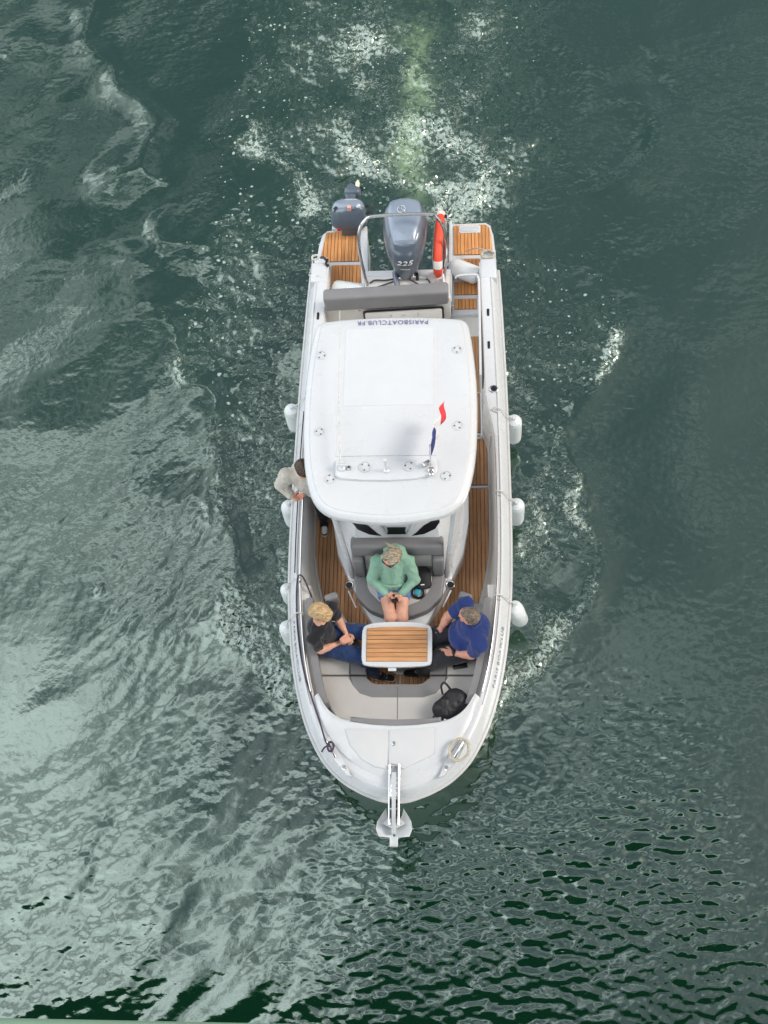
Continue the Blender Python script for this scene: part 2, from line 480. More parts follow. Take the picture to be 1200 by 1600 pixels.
# ---------------------------------------------------------------- geometry helpers
def cat_rom(pts, n=6, closed=False):
    P = [Vector(p) for p in pts]
    N = len(P)
    out = []
    rngi = range(N) if closed else range(N - 1)
    for i in rngi:
        if closed:
            a, b, c, d = P[(i - 1) % N], P[i], P[(i + 1) % N], P[(i + 2) % N]
        else:
            b, c = P[i], P[i + 1]
            a = P[i - 1] if i > 0 else b * 2 - c
            d = P[i + 2] if i + 2 < N else c * 2 - b
        for k in range(n):
            t = k / n
            out.append(0.5 * ((2 * b) + (c - a) * t + (2 * a - 5 * b + 4 * c - d) * t * t + (3 * b - a - 3 * c + d) * t ** 3))
    if not closed:
        out.append(P[-1])
    return out

def pydata(name, V, F, mat, parent=None, smooth=True, ang=35):
    me = bpy.data.meshes.new(name)
    me.from_pydata([tuple(v) for v in V], [], F)
    bm = bmesh.new(); bm.from_mesh(me)
    bmesh.ops.recalc_face_normals(bm, faces=bm.faces)
    bm.to_mesh(me); bm.free()
    return finish(name, me, mat, parent, smooth, ang)

def area2(poly):
    return sum(poly[i][0] * poly[(i + 1) % len(poly)][1] - poly[(i + 1) % len(poly)][0] * poly[i][1] for i in range(len(poly)))

def prism_bm(poly, z0, z1, bev=0.01, seg=2, both=False):
    if area2(poly) < 0:
        poly = poly[::-1]
    bm = bmesh.new()
    zz1 = z1 if callable(z1) else (lambda x, y: z1)
    zz0 = z0 if callable(z0) else (lambda x, y: z0)
    lo = [bm.verts.new((p[0], p[1], zz0(p[0], p[1]))) for p in poly]
    hi = [bm.verts.new((p[0], p[1], zz1(p[0], p[1]))) for p in poly]
    n = len(poly)
    top = bm.faces.new(hi)
    bot = bm.faces.new(lo[::-1])
    sides = [bm.faces.new((lo[i], lo[(i + 1) % n], hi[(i + 1) % n], hi[i])) for i in range(n)]
    if bev > 0:
        ed = list(top.edges)
        if both:
            ed += list(bot.edges)
        bmesh.ops.bevel(bm, geom=ed, offset=bev, segments=seg, profile=0.5, affect='EDGES', clamp_overlap=True)
    return bm

def bm_finish(name, bm, mat, parent=None, mtx=None, smooth=True, ang=40):
    if mtx is not None:
        bmesh.ops.transform(bm, matrix=mtx, verts=bm.verts)
    me = bpy.data.meshes.new(name)
    bm.to_mesh(me); bm.free()
    return finish(name, me, mat, parent, smooth, ang)

def prism(name, poly, z0, z1, mat, parent=None, bev=0.01, seg=2, both=False, mtx=None):
    return bm_finish(name, prism_bm(poly, z0, z1, bev, seg, both), mat, parent, mtx)

def rrect(w, d, r, n=5):
    out = []
    for cx, cy, a0 in ((w / 2 - r, d / 2 - r, 0), (-w / 2 + r, d / 2 - r, 90), (-w / 2 + r, -d / 2 + r, 180), (w / 2 - r, -d / 2 + r, 270)):
        for k in range(n + 1):
            a = R(a0 + 90 * k / n)
            out.append((cx + r * math.cos(a), cy + r * math.sin(a)))
    return out

def box(name, c, s, mat, parent=None, rot=(0, 0, 0), bev=0.01, seg=2):
    bm = bmesh.new()
    bmesh.ops.create_cube(bm, size=1)
    bmesh.ops.scale(bm, vec=s, verts=bm.verts)
    if bev > 0:
        bmesh.ops.bevel(bm, geom=list(bm.edges), offset=min(bev, min(s) * 0.48), segments=seg, profile=0.5, affect='EDGES', clamp_overlap=True)
    return bm_finish(name, bm, mat, parent, Matrix.Translation(c) @ Euler(rot).to_matrix().to_4x4())

def tube_vf(pts, r, n=8, closed=False, flat=1.0):
    P = [Vector(p) for p in pts]
    m_ = len(P)
    rr = r if isinstance(r, (list, tuple)) else [r] * m_
    V, F = [], []
    up = Vector((0, 0, 1))
    T0 = (P[1] - P[0]).normalized()
    if abs(T0.dot(up)) > 0.9:
        up = Vector((1, 0, 0))
    nrm = (up - T0 * up.dot(T0)).normalized()
    for i in range(m_):
        if closed:
            T = (P[(i + 1) % m_] - P[i - 1]).normalized()
        else:
            T = (P[min(i + 1, m_ - 1)] - P[max(i - 1, 0)]).normalized()
        nrm = (nrm - T * nrm.dot(T)).normalized()
        bi = T.cross(nrm)
        for k in range(n):
            a = 2 * math.pi * k / n
            V.append(P[i] + (nrm * math.cos(a) * flat + bi * math.sin(a)) * rr[i])
    for i in range(m_ if closed else m_ - 1):
        j = (i + 1) % m_
        for k in range(n):
            l = (k + 1) % n
            F.append((i * n + k, i * n + l, j * n + l, j * n + k))
    if not closed:
        F.append(tuple(range(n))[::-1])
        F.append(tuple((m_ - 1) * n + k for k in range(n)))
    return V, F

def tube(name, pts, r, mat, parent=None, n=8, closed=False, sm=0, flat=1.0):
    if sm:
        pts = cat_rom(pts, sm, closed)
        if isinstance(r, (list, tuple)):
            r = list(np.interp(np.linspace(0, 1, len(pts)), np.linspace(0, 1, len(r)), r))
    V, F = tube_vf(pts, r, n, closed, flat)
    return pydata(name, V, F, mat, parent)

def multi(name, VFs, mat, parent=None, ang=35):
    V, F = [], []
    for v, f in VFs:
        o = len(V)
        V += list(v); F += [tuple(i + o for i in q) for q in f]
    return pydata(name, V, F, mat, parent, True, ang)

def lathe(name, prof, mat, parent=None, n=20, mtx=None):
    """prof: (radius, height) pairs about Z."""
    V, F = [], []
    for r, z in prof:
        for k in range(n):
            a = 2 * math.pi * k / n
            V.append(Vector((r * math.cos(a), r * math.sin(a), z)))
    for i in range(len(prof) - 1):
        for k in range(n):
            l = (k + 1) % n
            F.append((i * n + k, i * n + l, (i + 1) * n + l, (i + 1) * n + k))
    F.append(tuple(range(n))[::-1])
    F.append(tuple((len(prof) - 1) * n + k for k in range(n)))
    if mtx is not None:
        V = [mtx @ v for v in V]
    return pydata(name, V, F, mat, parent)

def loft(name, rings, mat, parent=None, closed=True, cap0=True, cap1=True, ang=35):
    n = len(rings[0])
    V = [Vector(p) for r_ in rings for p in r_]
    F = []
    for i in range(len(rings) - 1):
        for k in range(n if closed else n - 1):
            l = (k + 1) % n
            F.append((i * n + k, i * n + l, (i + 1) * n + l, (i + 1) * n + k))
    if cap0: F.append(tuple(range(n))[::-1])
    if cap1: F.append(tuple((len(rings) - 1) * n + k for k in range(n)))
    return pydata(name, V, F, mat, parent, True, ang)

def clip_half(poly, axis, v, keep_greater):
    out = []
    n = len(poly)
    for i in range(n):
        a, b = poly[i], poly[(i + 1) % n]
        ia = (a[axis] >= v) == keep_greater
        ib = (b[axis] >= v) == keep_greater
        if ia: out.append(a)
        if ia != ib:
            t = (v - a[axis]) / (b[axis] - a[axis])
            out.append((a[0] + t * (b[0] - a[0]), a[1] + t * (b[1] - a[1])))
    return out

def plank_panel(name, poly, z, mat, parent, width=0.046, axis=0, gap=0.005, th=0.008, caulk=None, lengths=None):
    """A dark caulk sheet as the part, each teak strip a sub-part lying on it."""
    pan = prism(name, poly, z - 0.006, z, caulk, parent, bev=0)
    lo = min(p[axis] for p in poly); hi = max(p[axis] for p in poly)
    n = max(1, round((hi - lo) / width)); w = (hi - lo) / n
    for i in range(n):
        q = clip_half(clip_half(poly, axis, lo + i * w + gap / 2, True), axis, lo + (i + 1) * w - gap / 2, False)
        if len(q) < 3 or abs(area2(q)) < 2e-4:
            continue
        cx = sum(p[0] for p in q) / len(q); cy = sum(p[1] for p in q) / len(q)
        o_axis = 1 - axis
        ex = max(p[o_axis] for p in q) - min(p[o_axis] for p in q)
        s = 1 - 0.006 / max(ex, 0.05)
        q = [((cx + (p[0] - cx) * (s if o_axis == 0 else 1)), (cy + (p[1] - cy) * (s if o_axis == 1 else 1))) for p in q]
        prism('plank', q, z + 0.0005, z + th, mat, pan, bev=0.0015, seg=1)
    return pan

def mirror(poly, c=0.0):
    return [(2 * c - p[0], p[1]) for p in poly]

def text_mesh(txt, size, shear=0.0, ext=0.0, spacing=1.0):
    cu_ = bpy.data.curves.new('lettering', 'FONT')
    cu_.body = txt; cu_.size = size; cu_.shear = shear; cu_.extrude = ext
    cu_.align_x = 'CENTER'; cu_.align_y = 'CENTER'; cu_.space_character = spacing
    cu_.resolution_u = 3
    o = bpy.data.objects.new('lettering', cu_)
    COL.objects.link(o)
    dg = bpy.context.evaluated_depsgraph_get()
    me = bpy.data.meshes.new_from_object(o.evaluated_get(dg))
    bpy.data.objects.remove(o); bpy.data.curves.remove(cu_)
    return me

def lettering(name, txt, size, mat, parent, fn, shear=0.0, spacing=1.0, ext=0.001):
    me = text_mesh(txt, size, shear, ext, spacing)
    me.materials.clear()
    for v in me.vertices:
        v.co = fn(v.co.x, v.co.y, v.co.z)
    return finish(name, me, mat, parent, False)

# ---------------------------------------------------------------- materials
M = {}
M['gel'] = node_mat('white_gelcoat', (0.60, 0.625, 0.655), 0.28, coat=0.3, var=0.03, vscale=2.0, rvar=0.06, dirt=0.10, dirtcol=(0.58, 0.575, 0.55))
M['gel2'] = node_mat('nonslip_gelcoat', (0.585, 0.605, 0.625), 0.55, var=0.03, vscale=3, bump=0.12, bscale=220, dirt=0.12, dirtcol=(0.56, 0.55, 0.52))
M['liner'] = node_mat('beige_liner', (0.68, 0.668, 0.645), 0.5, var=0.05, vscale=3, bump=0.10, bscale=180, dirt=0.2, dirtcol=(0.50, 0.485, 0.45))
M['ltv'] = node_mat('light_vinyl', (0.50, 0.485, 0.47), 0.55, var=0.05, vscale=4, bump=0.10, bscale=130, dirt=0.12, dirtcol=(0.34, 0.33, 0.31))
M['dkv'] = node_mat('charcoal_vinyl', (0.135, 0.135, 0.142), 0.5, var=0.08, vscale=5, bump=0.14, bscale=140)
M['dkv2'] = node_mat('grey_vinyl', (0.20, 0.20, 0.208), 0.52, var=0.07, vscale=5, bump=0.12, bscale=140)
M['steel'] = node_mat('polished_steel', (0.62, 0.62, 0.62), 0.18, metal=1.0, rvar=0.06, vscale=8)
M['galv'] = node_mat('galvanised_steel', (0.62, 0.66, 0.68), 0.42, metal=0.35, var=0.08, vscale=9, rvar=0.1, dirt=0.3, dirtcol=(0.45, 0.45, 0.42))
M['black'] = node_mat('black_plastic', (0.012, 0.012, 0.014), 0.35, var=0.1)
M['glass'] = node_mat('tinted_acrylic', (0.008, 0.008, 0.011), 0.06, spec=0.6)
M['rubber'] = node_mat('grey_rub_rail', (0.55, 0.56, 0.57), 0.4, var=0.06, vscale=6)
M['pvc'] = node_mat('fender_pvc', (0.72, 0.77, 0.79), 0.34, var=0.04, vscale=5, dirt=0.35, dirtcol=(0.52, 0.53, 0.50))
M['rope'] = node_mat('beige_rope', (0.50, 0.46, 0.38), 0.85, var=0.25, vscale=40, bump=0.6, bscale=120)
M['ropew'] = node_mat('white_rope', (0.62, 0.61, 0.58), 0.85, var=0.2, vscale=40, bump=0.6, bscale=120)
M['roped'] = node_mat('purple_black_rope', (0.055, 0.040, 0.070), 0.8, var=0.3, vscale=60, bump=0.5, bscale=150)
M['ink'] = node_mat('violet_vinyl_lettering', (0.135, 0.115, 0.26), 0.45, var=0.05)
M['ink2'] = node_mat('grey_vinyl_lettering', (0.16, 0.15, 0.21), 0.45, var=0.05)
M['inkw'] = node_mat('white_vinyl_lettering', (0.82, 0.83, 0.80), 0.35)
M['sticker'] = node_mat('white_sticker_film', (0.61, 0.635, 0.665), 0.34, var=0.02)
M['caulk'] = node_mat('dark_caulk', (0.030, 0.018, 0.012), 0.8, var=0.2)
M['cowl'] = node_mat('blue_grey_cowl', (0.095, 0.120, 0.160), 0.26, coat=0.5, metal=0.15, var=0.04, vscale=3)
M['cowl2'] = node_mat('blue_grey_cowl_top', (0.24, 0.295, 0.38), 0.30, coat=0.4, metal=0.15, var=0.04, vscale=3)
M['cowl3'] = node_mat('dark_slate_cowl', (0.085, 0.115, 0.15), 0.38, coat=0.2, var=0.08, vscale=6)
M['red'] = node_mat('orange_red_foam', (0.78, 0.075, 0.035), 0.55, var=0.06, bump=0.1, bscale=80)
M['band'] = node_mat('reflective_tape', (0.78, 0.76, 0.74), 0.45, var=0.05)
M['flagb'] = node_mat('blue_bunting', (0.035, 0.045, 0.20), 0.8, var=0.1)
M['flagw'] = node_mat('white_bunting', (0.75, 0.75, 0.76), 0.8, var=0.05)
M['flagr'] = node_mat('red_bunting', (0.70, 0.05, 0.06), 0.8, var=0.08)
M['bridge'] = node_mat('pale_green_paint', (0.36, 0.56, 0.40), 0.5, var=0.06, vscale=7, dirt=0.4, dirtcol=(0.28, 0.36, 0.26), bump=0.1, bscale=50)
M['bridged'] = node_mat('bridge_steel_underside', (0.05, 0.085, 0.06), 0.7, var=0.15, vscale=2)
M['asphalt'] = node_mat('asphalt', (0.055, 0.055, 0.055), 0.9, var=0.15, vscale=8, bump=0.4, bscale=120)

def teak_mat(name, c1, c2, streak_axis):
    """Oiled teak: long grain noise, plank-to-plank variation, pores."""
    mt = bpy.data.materials.new(name); mt.use_nodes = True
    t = mt.node_tree; L = t.links.new
    b = t.nodes['Principled BSDF']
    b.inputs['Roughness'].default_value = 0.62
    b.inputs['Specular IOR Level'].default_value = 0.3
    tcn = t.nodes.new('ShaderNodeTexCoord'); oi = t.nodes.new('ShaderNodeObjectInfo')
    mpn = t.nodes.new('ShaderNodeMapping')
    sc_ = [60, 60, 60]; sc_[streak_axis] = 3.0
    mpn.inputs['Scale'].default_value = sc_
    L(tcn.outputs['Object'], mpn.inputs[0])
    off = t.nodes.new('ShaderNodeVectorMath'); off.operation = 'ADD'
    cmbn = t.nodes.new('ShaderNodeCombineXYZ')
    ml = t.nodes.new('ShaderNodeMath'); ml.operation = 'MULTIPLY'; ml.inputs[1].default_value = 37.0
    L(oi.outputs['Random'], ml.inputs[0]); L(ml.outputs[0], cmbn.inputs[streak_axis])
    L(mpn.outputs[0], off.inputs[0]); L(cmbn.outputs[0], off.inputs[1])
    n = t.nodes.new('ShaderNodeTexNoise'); n.inputs['Scale'].default_value = 1.0; n.inputs['Detail'].default_value = 6
    L(off.outputs[0], n.inputs['Vector'])
    cr_ = t.nodes.new('ShaderNodeValToRGB')
    cr_.color_ramp.elements[0].position = 0.32; cr_.color_ramp.elements[0].color = (*c1, 1)
    cr_.color_ramp.elements[1].position = 0.68; cr_.color_ramp.elements[1].color = (*c2, 1)
    L(n.outputs[0], cr_.inputs[0])
    mr = t.nodes.new('ShaderNodeMapRange'); mr.inputs[3].default_value = 0.80; mr.inputs[4].default_value = 1.20
    L(oi.outputs['Random'], mr.inputs[0])
    vm = t.nodes.new('ShaderNodeVectorMath'); vm.operation = 'SCALE'
    L(cr_.outputs[0], vm.inputs[0]); L(mr.outputs[0], vm.inputs['Scale'])
    n2 = t.nodes.new('ShaderNodeTexNoise'); n2.inputs['Scale'].default_value = 2.5; n2.inputs['Detail'].default_value = 6
    L(tcn.outputs['Object'], n2.inputs['Vector'])
    mr2 = t.nodes.new('ShaderNodeMapRange'); mr2.inputs[1].default_value = 0.3; mr2.inputs[2].default_value = 0.7
    mr2.inputs[3].default_value = 0.82; mr2.inputs[4].default_value = 1.12
    L(n2.outputs[0], mr2.inputs[0])
    vm2 = t.nodes.new('ShaderNodeVectorMath'); vm2.operation = 'SCALE'
    L(vm.outputs[0], vm2.inputs[0]); L(mr2.outputs[0], vm2.inputs['Scale'])
    L(vm2.outputs[0], b.inputs['Base Color'])
    bp = t.nodes.new('ShaderNodeBump'); bp.inputs['Strength'].default_value = 0.25; bp.inputs['Distance'].default_value = 0.004
    L(n.outputs[0], bp.inputs['Height']); L(bp.outputs[0], b.inputs['Normal'])
    return mt
M['teak'] = teak_mat('oiled_teak', (0.50, 0.215, 0.075), (0.70, 0.345, 0.135), 1)
M['teakd'] = teak_mat('worn_teak', (0.40, 0.205, 0.100), (0.58, 0.315, 0.160), 1)
M['teakx'] = teak_mat('table_teak', (0.47, 0.225, 0.10), (0.62, 0.335, 0.155), 0)

# ---------------------------------------------------------------- bridge the picture is taken from
br = empty('road_bridge', (0, -2.1, 0))
tag(br, 'pale green painted steel edge of the bridge above the river, bottom left corner', 'bridge')
BZ = 11.9
box('edge_girder', (0, -2.25, BZ - 0.55), (80, 0.30, 1.10), M['bridge'], br, bev=0.02)
box('deck_slab', (0, -8.4, BZ - 0.45), (80, 12.0, 0.40), M['bridged'], br, bev=0.01)
box('roadway', (0, -8.6, BZ - 0.21), (80, 11.0, 0.06), M['asphalt'], br, bev=0.0)
for k in range(4):
    box('girder', (0, -4.6 - 2.6 * k, BZ - 1.05), (80, 0.35, 0.80), M['bridged'], br, bev=0.01)
for k in range(9):
    box('cross_beam', (-32 + 8 * k, -8.4, BZ - 0.86), (0.3, 11.4, 0.42), M['bridged'], br, bev=0.01)
box('handrail', (0, -2.36, BZ + 0.98), (80, 0.05, 0.04), M['bridge'], br, bev=0.015)
box('lower_rail', (0, -2.36, BZ + 0.14), (80, 0.035, 0.03), M['bridge'], br, bev=0.01)
post = None
for k in range(40):
    if post is None:
        post = box('rail_post', (-39, -2.36, BZ + 0.49), (0.05, 0.045, 0.98), M['bridge'], br, bev=0.008)
    else:
        c = post.copy(); COL.objects.link(c); c.location = (2.0 * k, 0, 0)

# ---------------------------------------------------------------- the boat (bow towards -Y, stern +Y, port side +X)
boat = empty('motor_boat', (0, 3.6, 0))
tag(boat, 'white open motor boat with hardtop, teak decks and grey lounge cushions, heading down the picture', 'boat')

HB = [(0, 0), (0.10, 0.006), (0.20, 0.032), (0.38, 0.105), (0.57, 0.22), (0.755, 0.405), (0.895, 0.645), (0.995, 0.885), (1.09, 1.215),
      (1.16, 1.575), (1.205, 1.925), (1.24, 2.31), (1.257, 2.72), (1.265, 3.25), (1.265, 4.05), (1.255, 5.05), (1.23, 6.05), (1.217, 6.45), (1.205, 6.76)]
half = [(p.x, p.y) for p in cat_rom([(x, y, 0) for x, y in HB], 5)]
half[0] = (0.0, 0.0)
outl = [(-x, y) for x, y in half[::-1]] + half[1:]
NO = len(outl)
def zg(y):
    return float(np.interp(y, [0, 1, 2.5, 4, 6.8], [1.10, 1.06, 0.985, 0.935, 0.865]))
def oX(y):
    return float(np.interp(y, [p[1] for p in half], [p[0] for p in half]))
nrm = []
for i in range(NO):
    a = outl[max(i - 1, 0)]; b = outl[min(i + 1, NO - 1)]
    tx, ty = b[0] - a[0], b[1] - a[1]
    l = math.hypot(tx, ty)
    nrm.append((-ty / l, tx / l))      # inward
def gw(y):
    return float(np.interp(y, [0, 0.4, 4.3, 4.75, 7], [0.15, 0.165, 0.165, 0.255, 0.245]))
def off(i, d):
    return (outl[i][0] + nrm[i][0] * d, outl[i][1] + nrm[i][1] * d)
def water_pt(i, f):
    x, y = outl[i]
    return (x * (1 - f * (0.13 + 0.42 * math.exp(-y / 1.1))), y + f * 0.75 * math.exp(-y / 0.7))
S = [[], [], [], [], [], [], [], [], []]
for i in range(NO):
    y = outl[i][1]; g = zg(y); r = g - 0.20
    a = water_pt(i, 1.0); S[0].append((a[0] * 0.9, a[1] + 0.05, -0.30))
    S[1].append((*a, 0.0))
    b = water_pt(i, 0.55); S[2].append((*b, 0.35))
    c = water_pt(i, 0.06); S[3].append((*c, r - 0.03))
    S[4].append((*off(i, 0.0), r))
    S[5].append((*off(i, 0.022), r + 0.045))
    S[6].append((*off(i, 0.082), g - 0.020))
    S[7].append((*off(i, 0.105), g))
    S[8].append((*off(i, gw(y) - 0.012), g + 0.002))
hull = loft('hull', S, M['gel'], boat, closed=False, cap0=False, cap1=False, ang=50)
# inner bulwark, from the coaming down to the sole
def de(y):
    return float(np.interp(y, [0.9, 1.3, 1.9, 2.2, 2.42, 2.67, 2.93, 3.3, 4.4, 4.8, 6.8], [0.70, 0.84, 0.88, 0.88, 0.93, 0.99, 1.035, 1.05, 1.05, 0.985, 0.97]))
for sgn in (-1, 1):
    ids = [i for i in range(NO) if outl[i][0] * sgn > 0 and outl[i][1] > 0.86]
    ring = [[], [], [], []]
    for i in ids:
        y = outl[i][1]; g = zg(y); w = gw(y)
        ring[0].append((*off(i, w - 0.012), g + 0.002))
        p = off(i, w); ring[1].append((*p, g - 0.012))
        d = de(y)
        ring[2].append((sgn * (0.55 * abs(p[0]) + 0.45 * d), y, 0.58))
        ring[3].append((sgn * d, y, 0.385))
    loft('bulwark', ring, M['liner'], boat, closed=False, cap0=False, cap1=False, ang=40)
rub = []
tube('rub_rail', [(*off(i, -0.004), zg(outl[i][1]) - 0.205) for i in range(NO)], 0.022, M['rubber'], boat, n=8)
for sgn in (-1, 1):
    ids = [i for i in range(NO) if outl[i][0] * sgn > 0 and 1.02 < outl[i][1] < 4.35]
    pts = [(*off(i, 0.150), zg(outl[i][1]) + 0.030) for i in ids]
    tube('gunwale_rail', [(pts[0][0], pts[0][1], pts[0][2] - 0.04)] + pts + [(pts[-1][0], pts[-1][1], pts[-1][2] - 0.04)] if sgn > 0 else
         [(pts[0][0], pts[0][1], pts[0][2] - 0.04)] + pts + [(pts[-1][0], pts[-1][1], pts[-1][2] - 0.04)], 0.011, M['steel'], boat)
    ids = [i for i in range(NO) if outl[i][0] * sgn > 0 and 0.9 < outl[i][1] < 6.7]
    tube('gunwale_strip', [(*off(i, 0.108), zg(outl[i][1]) + 0.003) for i in ids], 0.007, M['rubber'], boat, n=6)
# foredeck
ids = [i for i in range(NO) if outl[i][1] < 1.06]
edge = [(*off(i, gw(outl[i][1]) - 0.012), zg(outl[i][1]) + 0.002) for i in ids]
aft = [(p.x, p.y) for p in cat_rom([(-0.835, 1.10, 0), (-0.745, 0.95, 0), (-0.63, 0.845, 0), (-0.46, 0.785, 0), (0, 0.745, 0), (0.46, 0.785, 0), (0.63, 0.845, 0), (0.745, 0.95, 0), (0.835, 1.10, 0)], 12)]
ts = np.linspace(0, 1, len(edge))
ax = np.interp(ts, np.linspace(0, 1, len(aft)), [p[0] for p in aft]); ay = np.interp(ts, np.linspace(0, 1, len(aft)), [p[1] for p in aft])
rings = []
for f in (0, 0.10, 0.16, 0.4, 0.7, 0.88, 0.97, 1.0):
    dz = {0: 0, 0.10: 0.0, 0.16: 0.018, 0.4: 0.030, 0.7: 0.034, 0.88: 0.030, 0.97: 0.045, 1.0: 0.03}[f]
    rings.append([(e[0] * (1 - f) + ax[k] * f, e[1] * (1 - f) + ay[k] * f, e[2] + dz * min(1, abs(1.06 - e[1]) / 0.25 + (0.3 if f > 0.2 else 0))) for k, e in enumerate(edge)])
rings.append([(ax[k], ay[k] + 0.004, 0.99) for k in range(len(edge))])
rings.append([(ax[k], ay[k] + 0.012, 0.60) for k in range(len(edge))])
loft('foredeck', rings, M['gel'], boat, closed=False, cap0=False, cap1=False, ang=30)
def fz(y):
    return 1.125
anchor_hatch = prism('anchor_locker_hatch', [(-0.062, 0.695), (0.41, 0.715), (0.405, 0.45), (0.36, 0.415), (0.09, 0.285), (0.055, 0.30), (0.045, 0.335), (-0.062, 0.335)], 1.10, 1.145, M['gel2'], boat, bev=0.008)
prism('foredeck_panel', [(-0.075, 0.695), (-0.53, 0.70), (-0.47, 0.53), (-0.34, 0.38), (-0.20, 0.305), (-0.075, 0.285)], 1.10, 1.141, M['gel2'], boat, bev=0.010)
lathe('hatch_latch', [(0.022, 0), (0.022, 0.006), (0.014, 0.009), (0.008, 0.009)], M['steel'], anchor_hatch, mtx=Matrix.Translation((-0.015, 0.545, 1.145)))
for sgn, x in ((-1, -0.50), (1, 0.505)):
    prism('cleat_recess', [(sgn * 0.76, 0.60), (sgn * 0.69, 0.62), (sgn * 0.52, 0.36), (sgn * 0.44, 0.20), (sgn * 0.50, 0.22), (sgn * 0.62, 0.36)], 1.08, 1.128, M['gel'], boat, bev=0.012)
    lathe('navigation_light', [(0.026, 0), (0.026, 0.012), (0.018, 0.02), (0.008, 0.02)], M['steel'], boat, mtx=Matrix.Translation((sgn * 0.525, 0.30, 1.125)))
    cl = multi('bow_cleat', [tube_vf(cat_rom([(sgn * 0.705, 0.565, 1.165), (sgn * 0.68, 0.52, 1.172), (sgn * 0.635, 0.44, 1.172), (sgn * 0.61, 0.395, 1.165)], 4), 0.012, 8),
                             tube_vf([(sgn * 0.676, 0.51, 1.10), (sgn * 0.676, 0.51, 1.17)], 0.013, 8), tube_vf([(sgn * 0.640, 0.45, 1.10), (sgn * 0.640, 0.45, 1.17)], 0.013, 8)], M['steel'], boat)
# bow roller
roll = multi('bow_roller', [tube_vf([(-0.052, 0.325, 1.165), (-0.052, -0.27, 1.12)], 0.010, 6), tube_vf([(0.044, 0.325, 1.165), (0.044, -0.27, 1.12)], 0.010, 6)], M['steel'], boat)
prism('roller_plate', [(-0.05, 0.315), (0.042, 0.315), (0.042, 0.0), (-0.05, 0.0)], 1.118, 1.150, M['steel'], roll, bev=0.004)
for k in range(4):
    for x in (-0.028, 0.020):
        lathe('bolt', [(0.009, 0), (0.009, 0.006), (0.005, 0.008)], M['galv'], roll, n=8, mtx=Matrix.Translation((x, 0.19 - 0.05 * k, 1.150)))
lathe('roller_wheel', [(0.04, -0.04), (0.028, -0.02), (0.024, 0), (0.028, 0.02), (0.04, 0.04)], M['black'], roll, n=14, mtx=Matrix.Translation((-0.004, -0.04, 1.085)) @ Matrix.Rotation(R(90), 4, 'Y'))
box('cross_pin', (-0.004, -0.115, 1.128), (0.10, 0.014, 0.014), M['steel'], roll, bev=0.003)
prism('roller_cheek', [(-0.046, -0.02), (-0.046, -0.26), (0.038, -0.26), (0.038, -0.02)], 1.03, 1.05, M['black'], roll, bev=0.004)

# sole and teak decks
prism('sole', [(-1.04, 6.72), (-1.06, 3.0), (-0.95, 2.3), (-0.86, 1.2), (-0.6, 0.85), (0.6, 0.85), (0.86, 1.2), (0.95, 2.3), (1.06, 3.0), (1.04, 6.72)], 0.30, 0.384, M['liner'], boat, bev=0)
side = [(0.012, 1.2), (0.6, 1.2), (0.78, 2.1), (0.87, 2.26), (0.915, 2.42), (0.975, 2.67), (1.015, 2.93), (1.03, 3.2), (1.03, 3.80), (0.012, 3.80)]
for sg in (1, -1):
    poly = side if sg > 0 else mirror(side)
    plank_panel('side_deck', poly, 0.392, M['teakd'], boat, width=0.047, caulk=M['caulk'])
plank_panel('side_deck', [(0.62, 3.845), (1.03, 3.845), (1.03, 4.33), (0.99, 4.46), (0.955, 4.52), (0.62, 4.52)], 0.392, M['teakd'], boat, width=0.047, caulk=M['caulk'])
plank_panel('side_deck', [(-0.62, 3.845), (-1.03, 3.845), (-1.03, 4.52), (-0.62, 4.52)], 0.392, M['teakd'], boat, width=0.047, caulk=M['caulk'])
plank_panel('cockpit_deck', [(0.58, 4.56), (0.945, 4.56), (0.945, 5.95), (0.58, 5.95)], 0.392, M['teakd'], boat, width=0.047, caulk=M['caulk'])
for sg in (1, -1):
    box('deck_trim', (sg * 0.83, 3.822, 0.394), (0.42, 0.028, 0.018), M['gel'], boat, bev=0.003)
    tube('deck_trim', [(sg * x, y, 0.396) for x, y in [(0.80, 2.06), (0.885, 2.25), (0.932, 2.42), (0.99, 2.67), (1.03, 2.93), (1.043, 3.2), (1.043, 4.35)]], 0.010, M['gel'], boat, n=6, sm=3)
tube('gate_trim', [(0.905, 5.1, 0.43), (0.968, 5.1, 0.43), (0.972, 4.52, 0.43), (0.955, 4.47, 0.43), (0.88, 4.46, 0.43)], 0.013, M['gel'], boat, n=6)

# stern: swim platforms, transom, bench
for nm, poly in (('swim_platform', [(-0.50, 6.70), (-0.505, 7.50), (-0.55, 7.63), (-0.66, 7.675), (-1.06, 7.645), (-1.125, 7.58), (-1.155, 7.42), (-1.185, 7.1), (-1.20, 6.70)]),
                 ('swim_platform', [(0.60, 6.25), (0.60, 7.70), (1.07, 7.71), (1.135, 7.66), (1.165, 7.50), (1.195, 7.1), (1.205, 6.70), (1.0, 6.25)])):
    prism(nm, poly, -0.15, 0.44, M['gel'], boat, bev=0.03, seg=3)
pl = plank_panel('platform_deck', [(-1.135, 7.12), (-1.07, 7.595), (-0.66, 7.625), (-0.585, 7.60), (-0.575, 7.12)], 0.445, M['teak'], boat, width=0.047, caulk=M['caulk'])
pl = plank_panel('platform_deck', [(-0.965, 6.60), (-0.975, 7.065), (-0.58, 7.065), (-0.545, 6.60)], 0.445, M['teak'], boat, width=0.047, caulk=M['caulk'])
pr_ = plank_panel('platform_deck', [(0.64, 7.18), (0.64, 7.66), (1.06, 7.665), (1.105, 7.63), (1.13, 7.50), (1.155, 7.18)], 0.445, M['teak'], boat, width=0.047, caulk=M['caulk'])
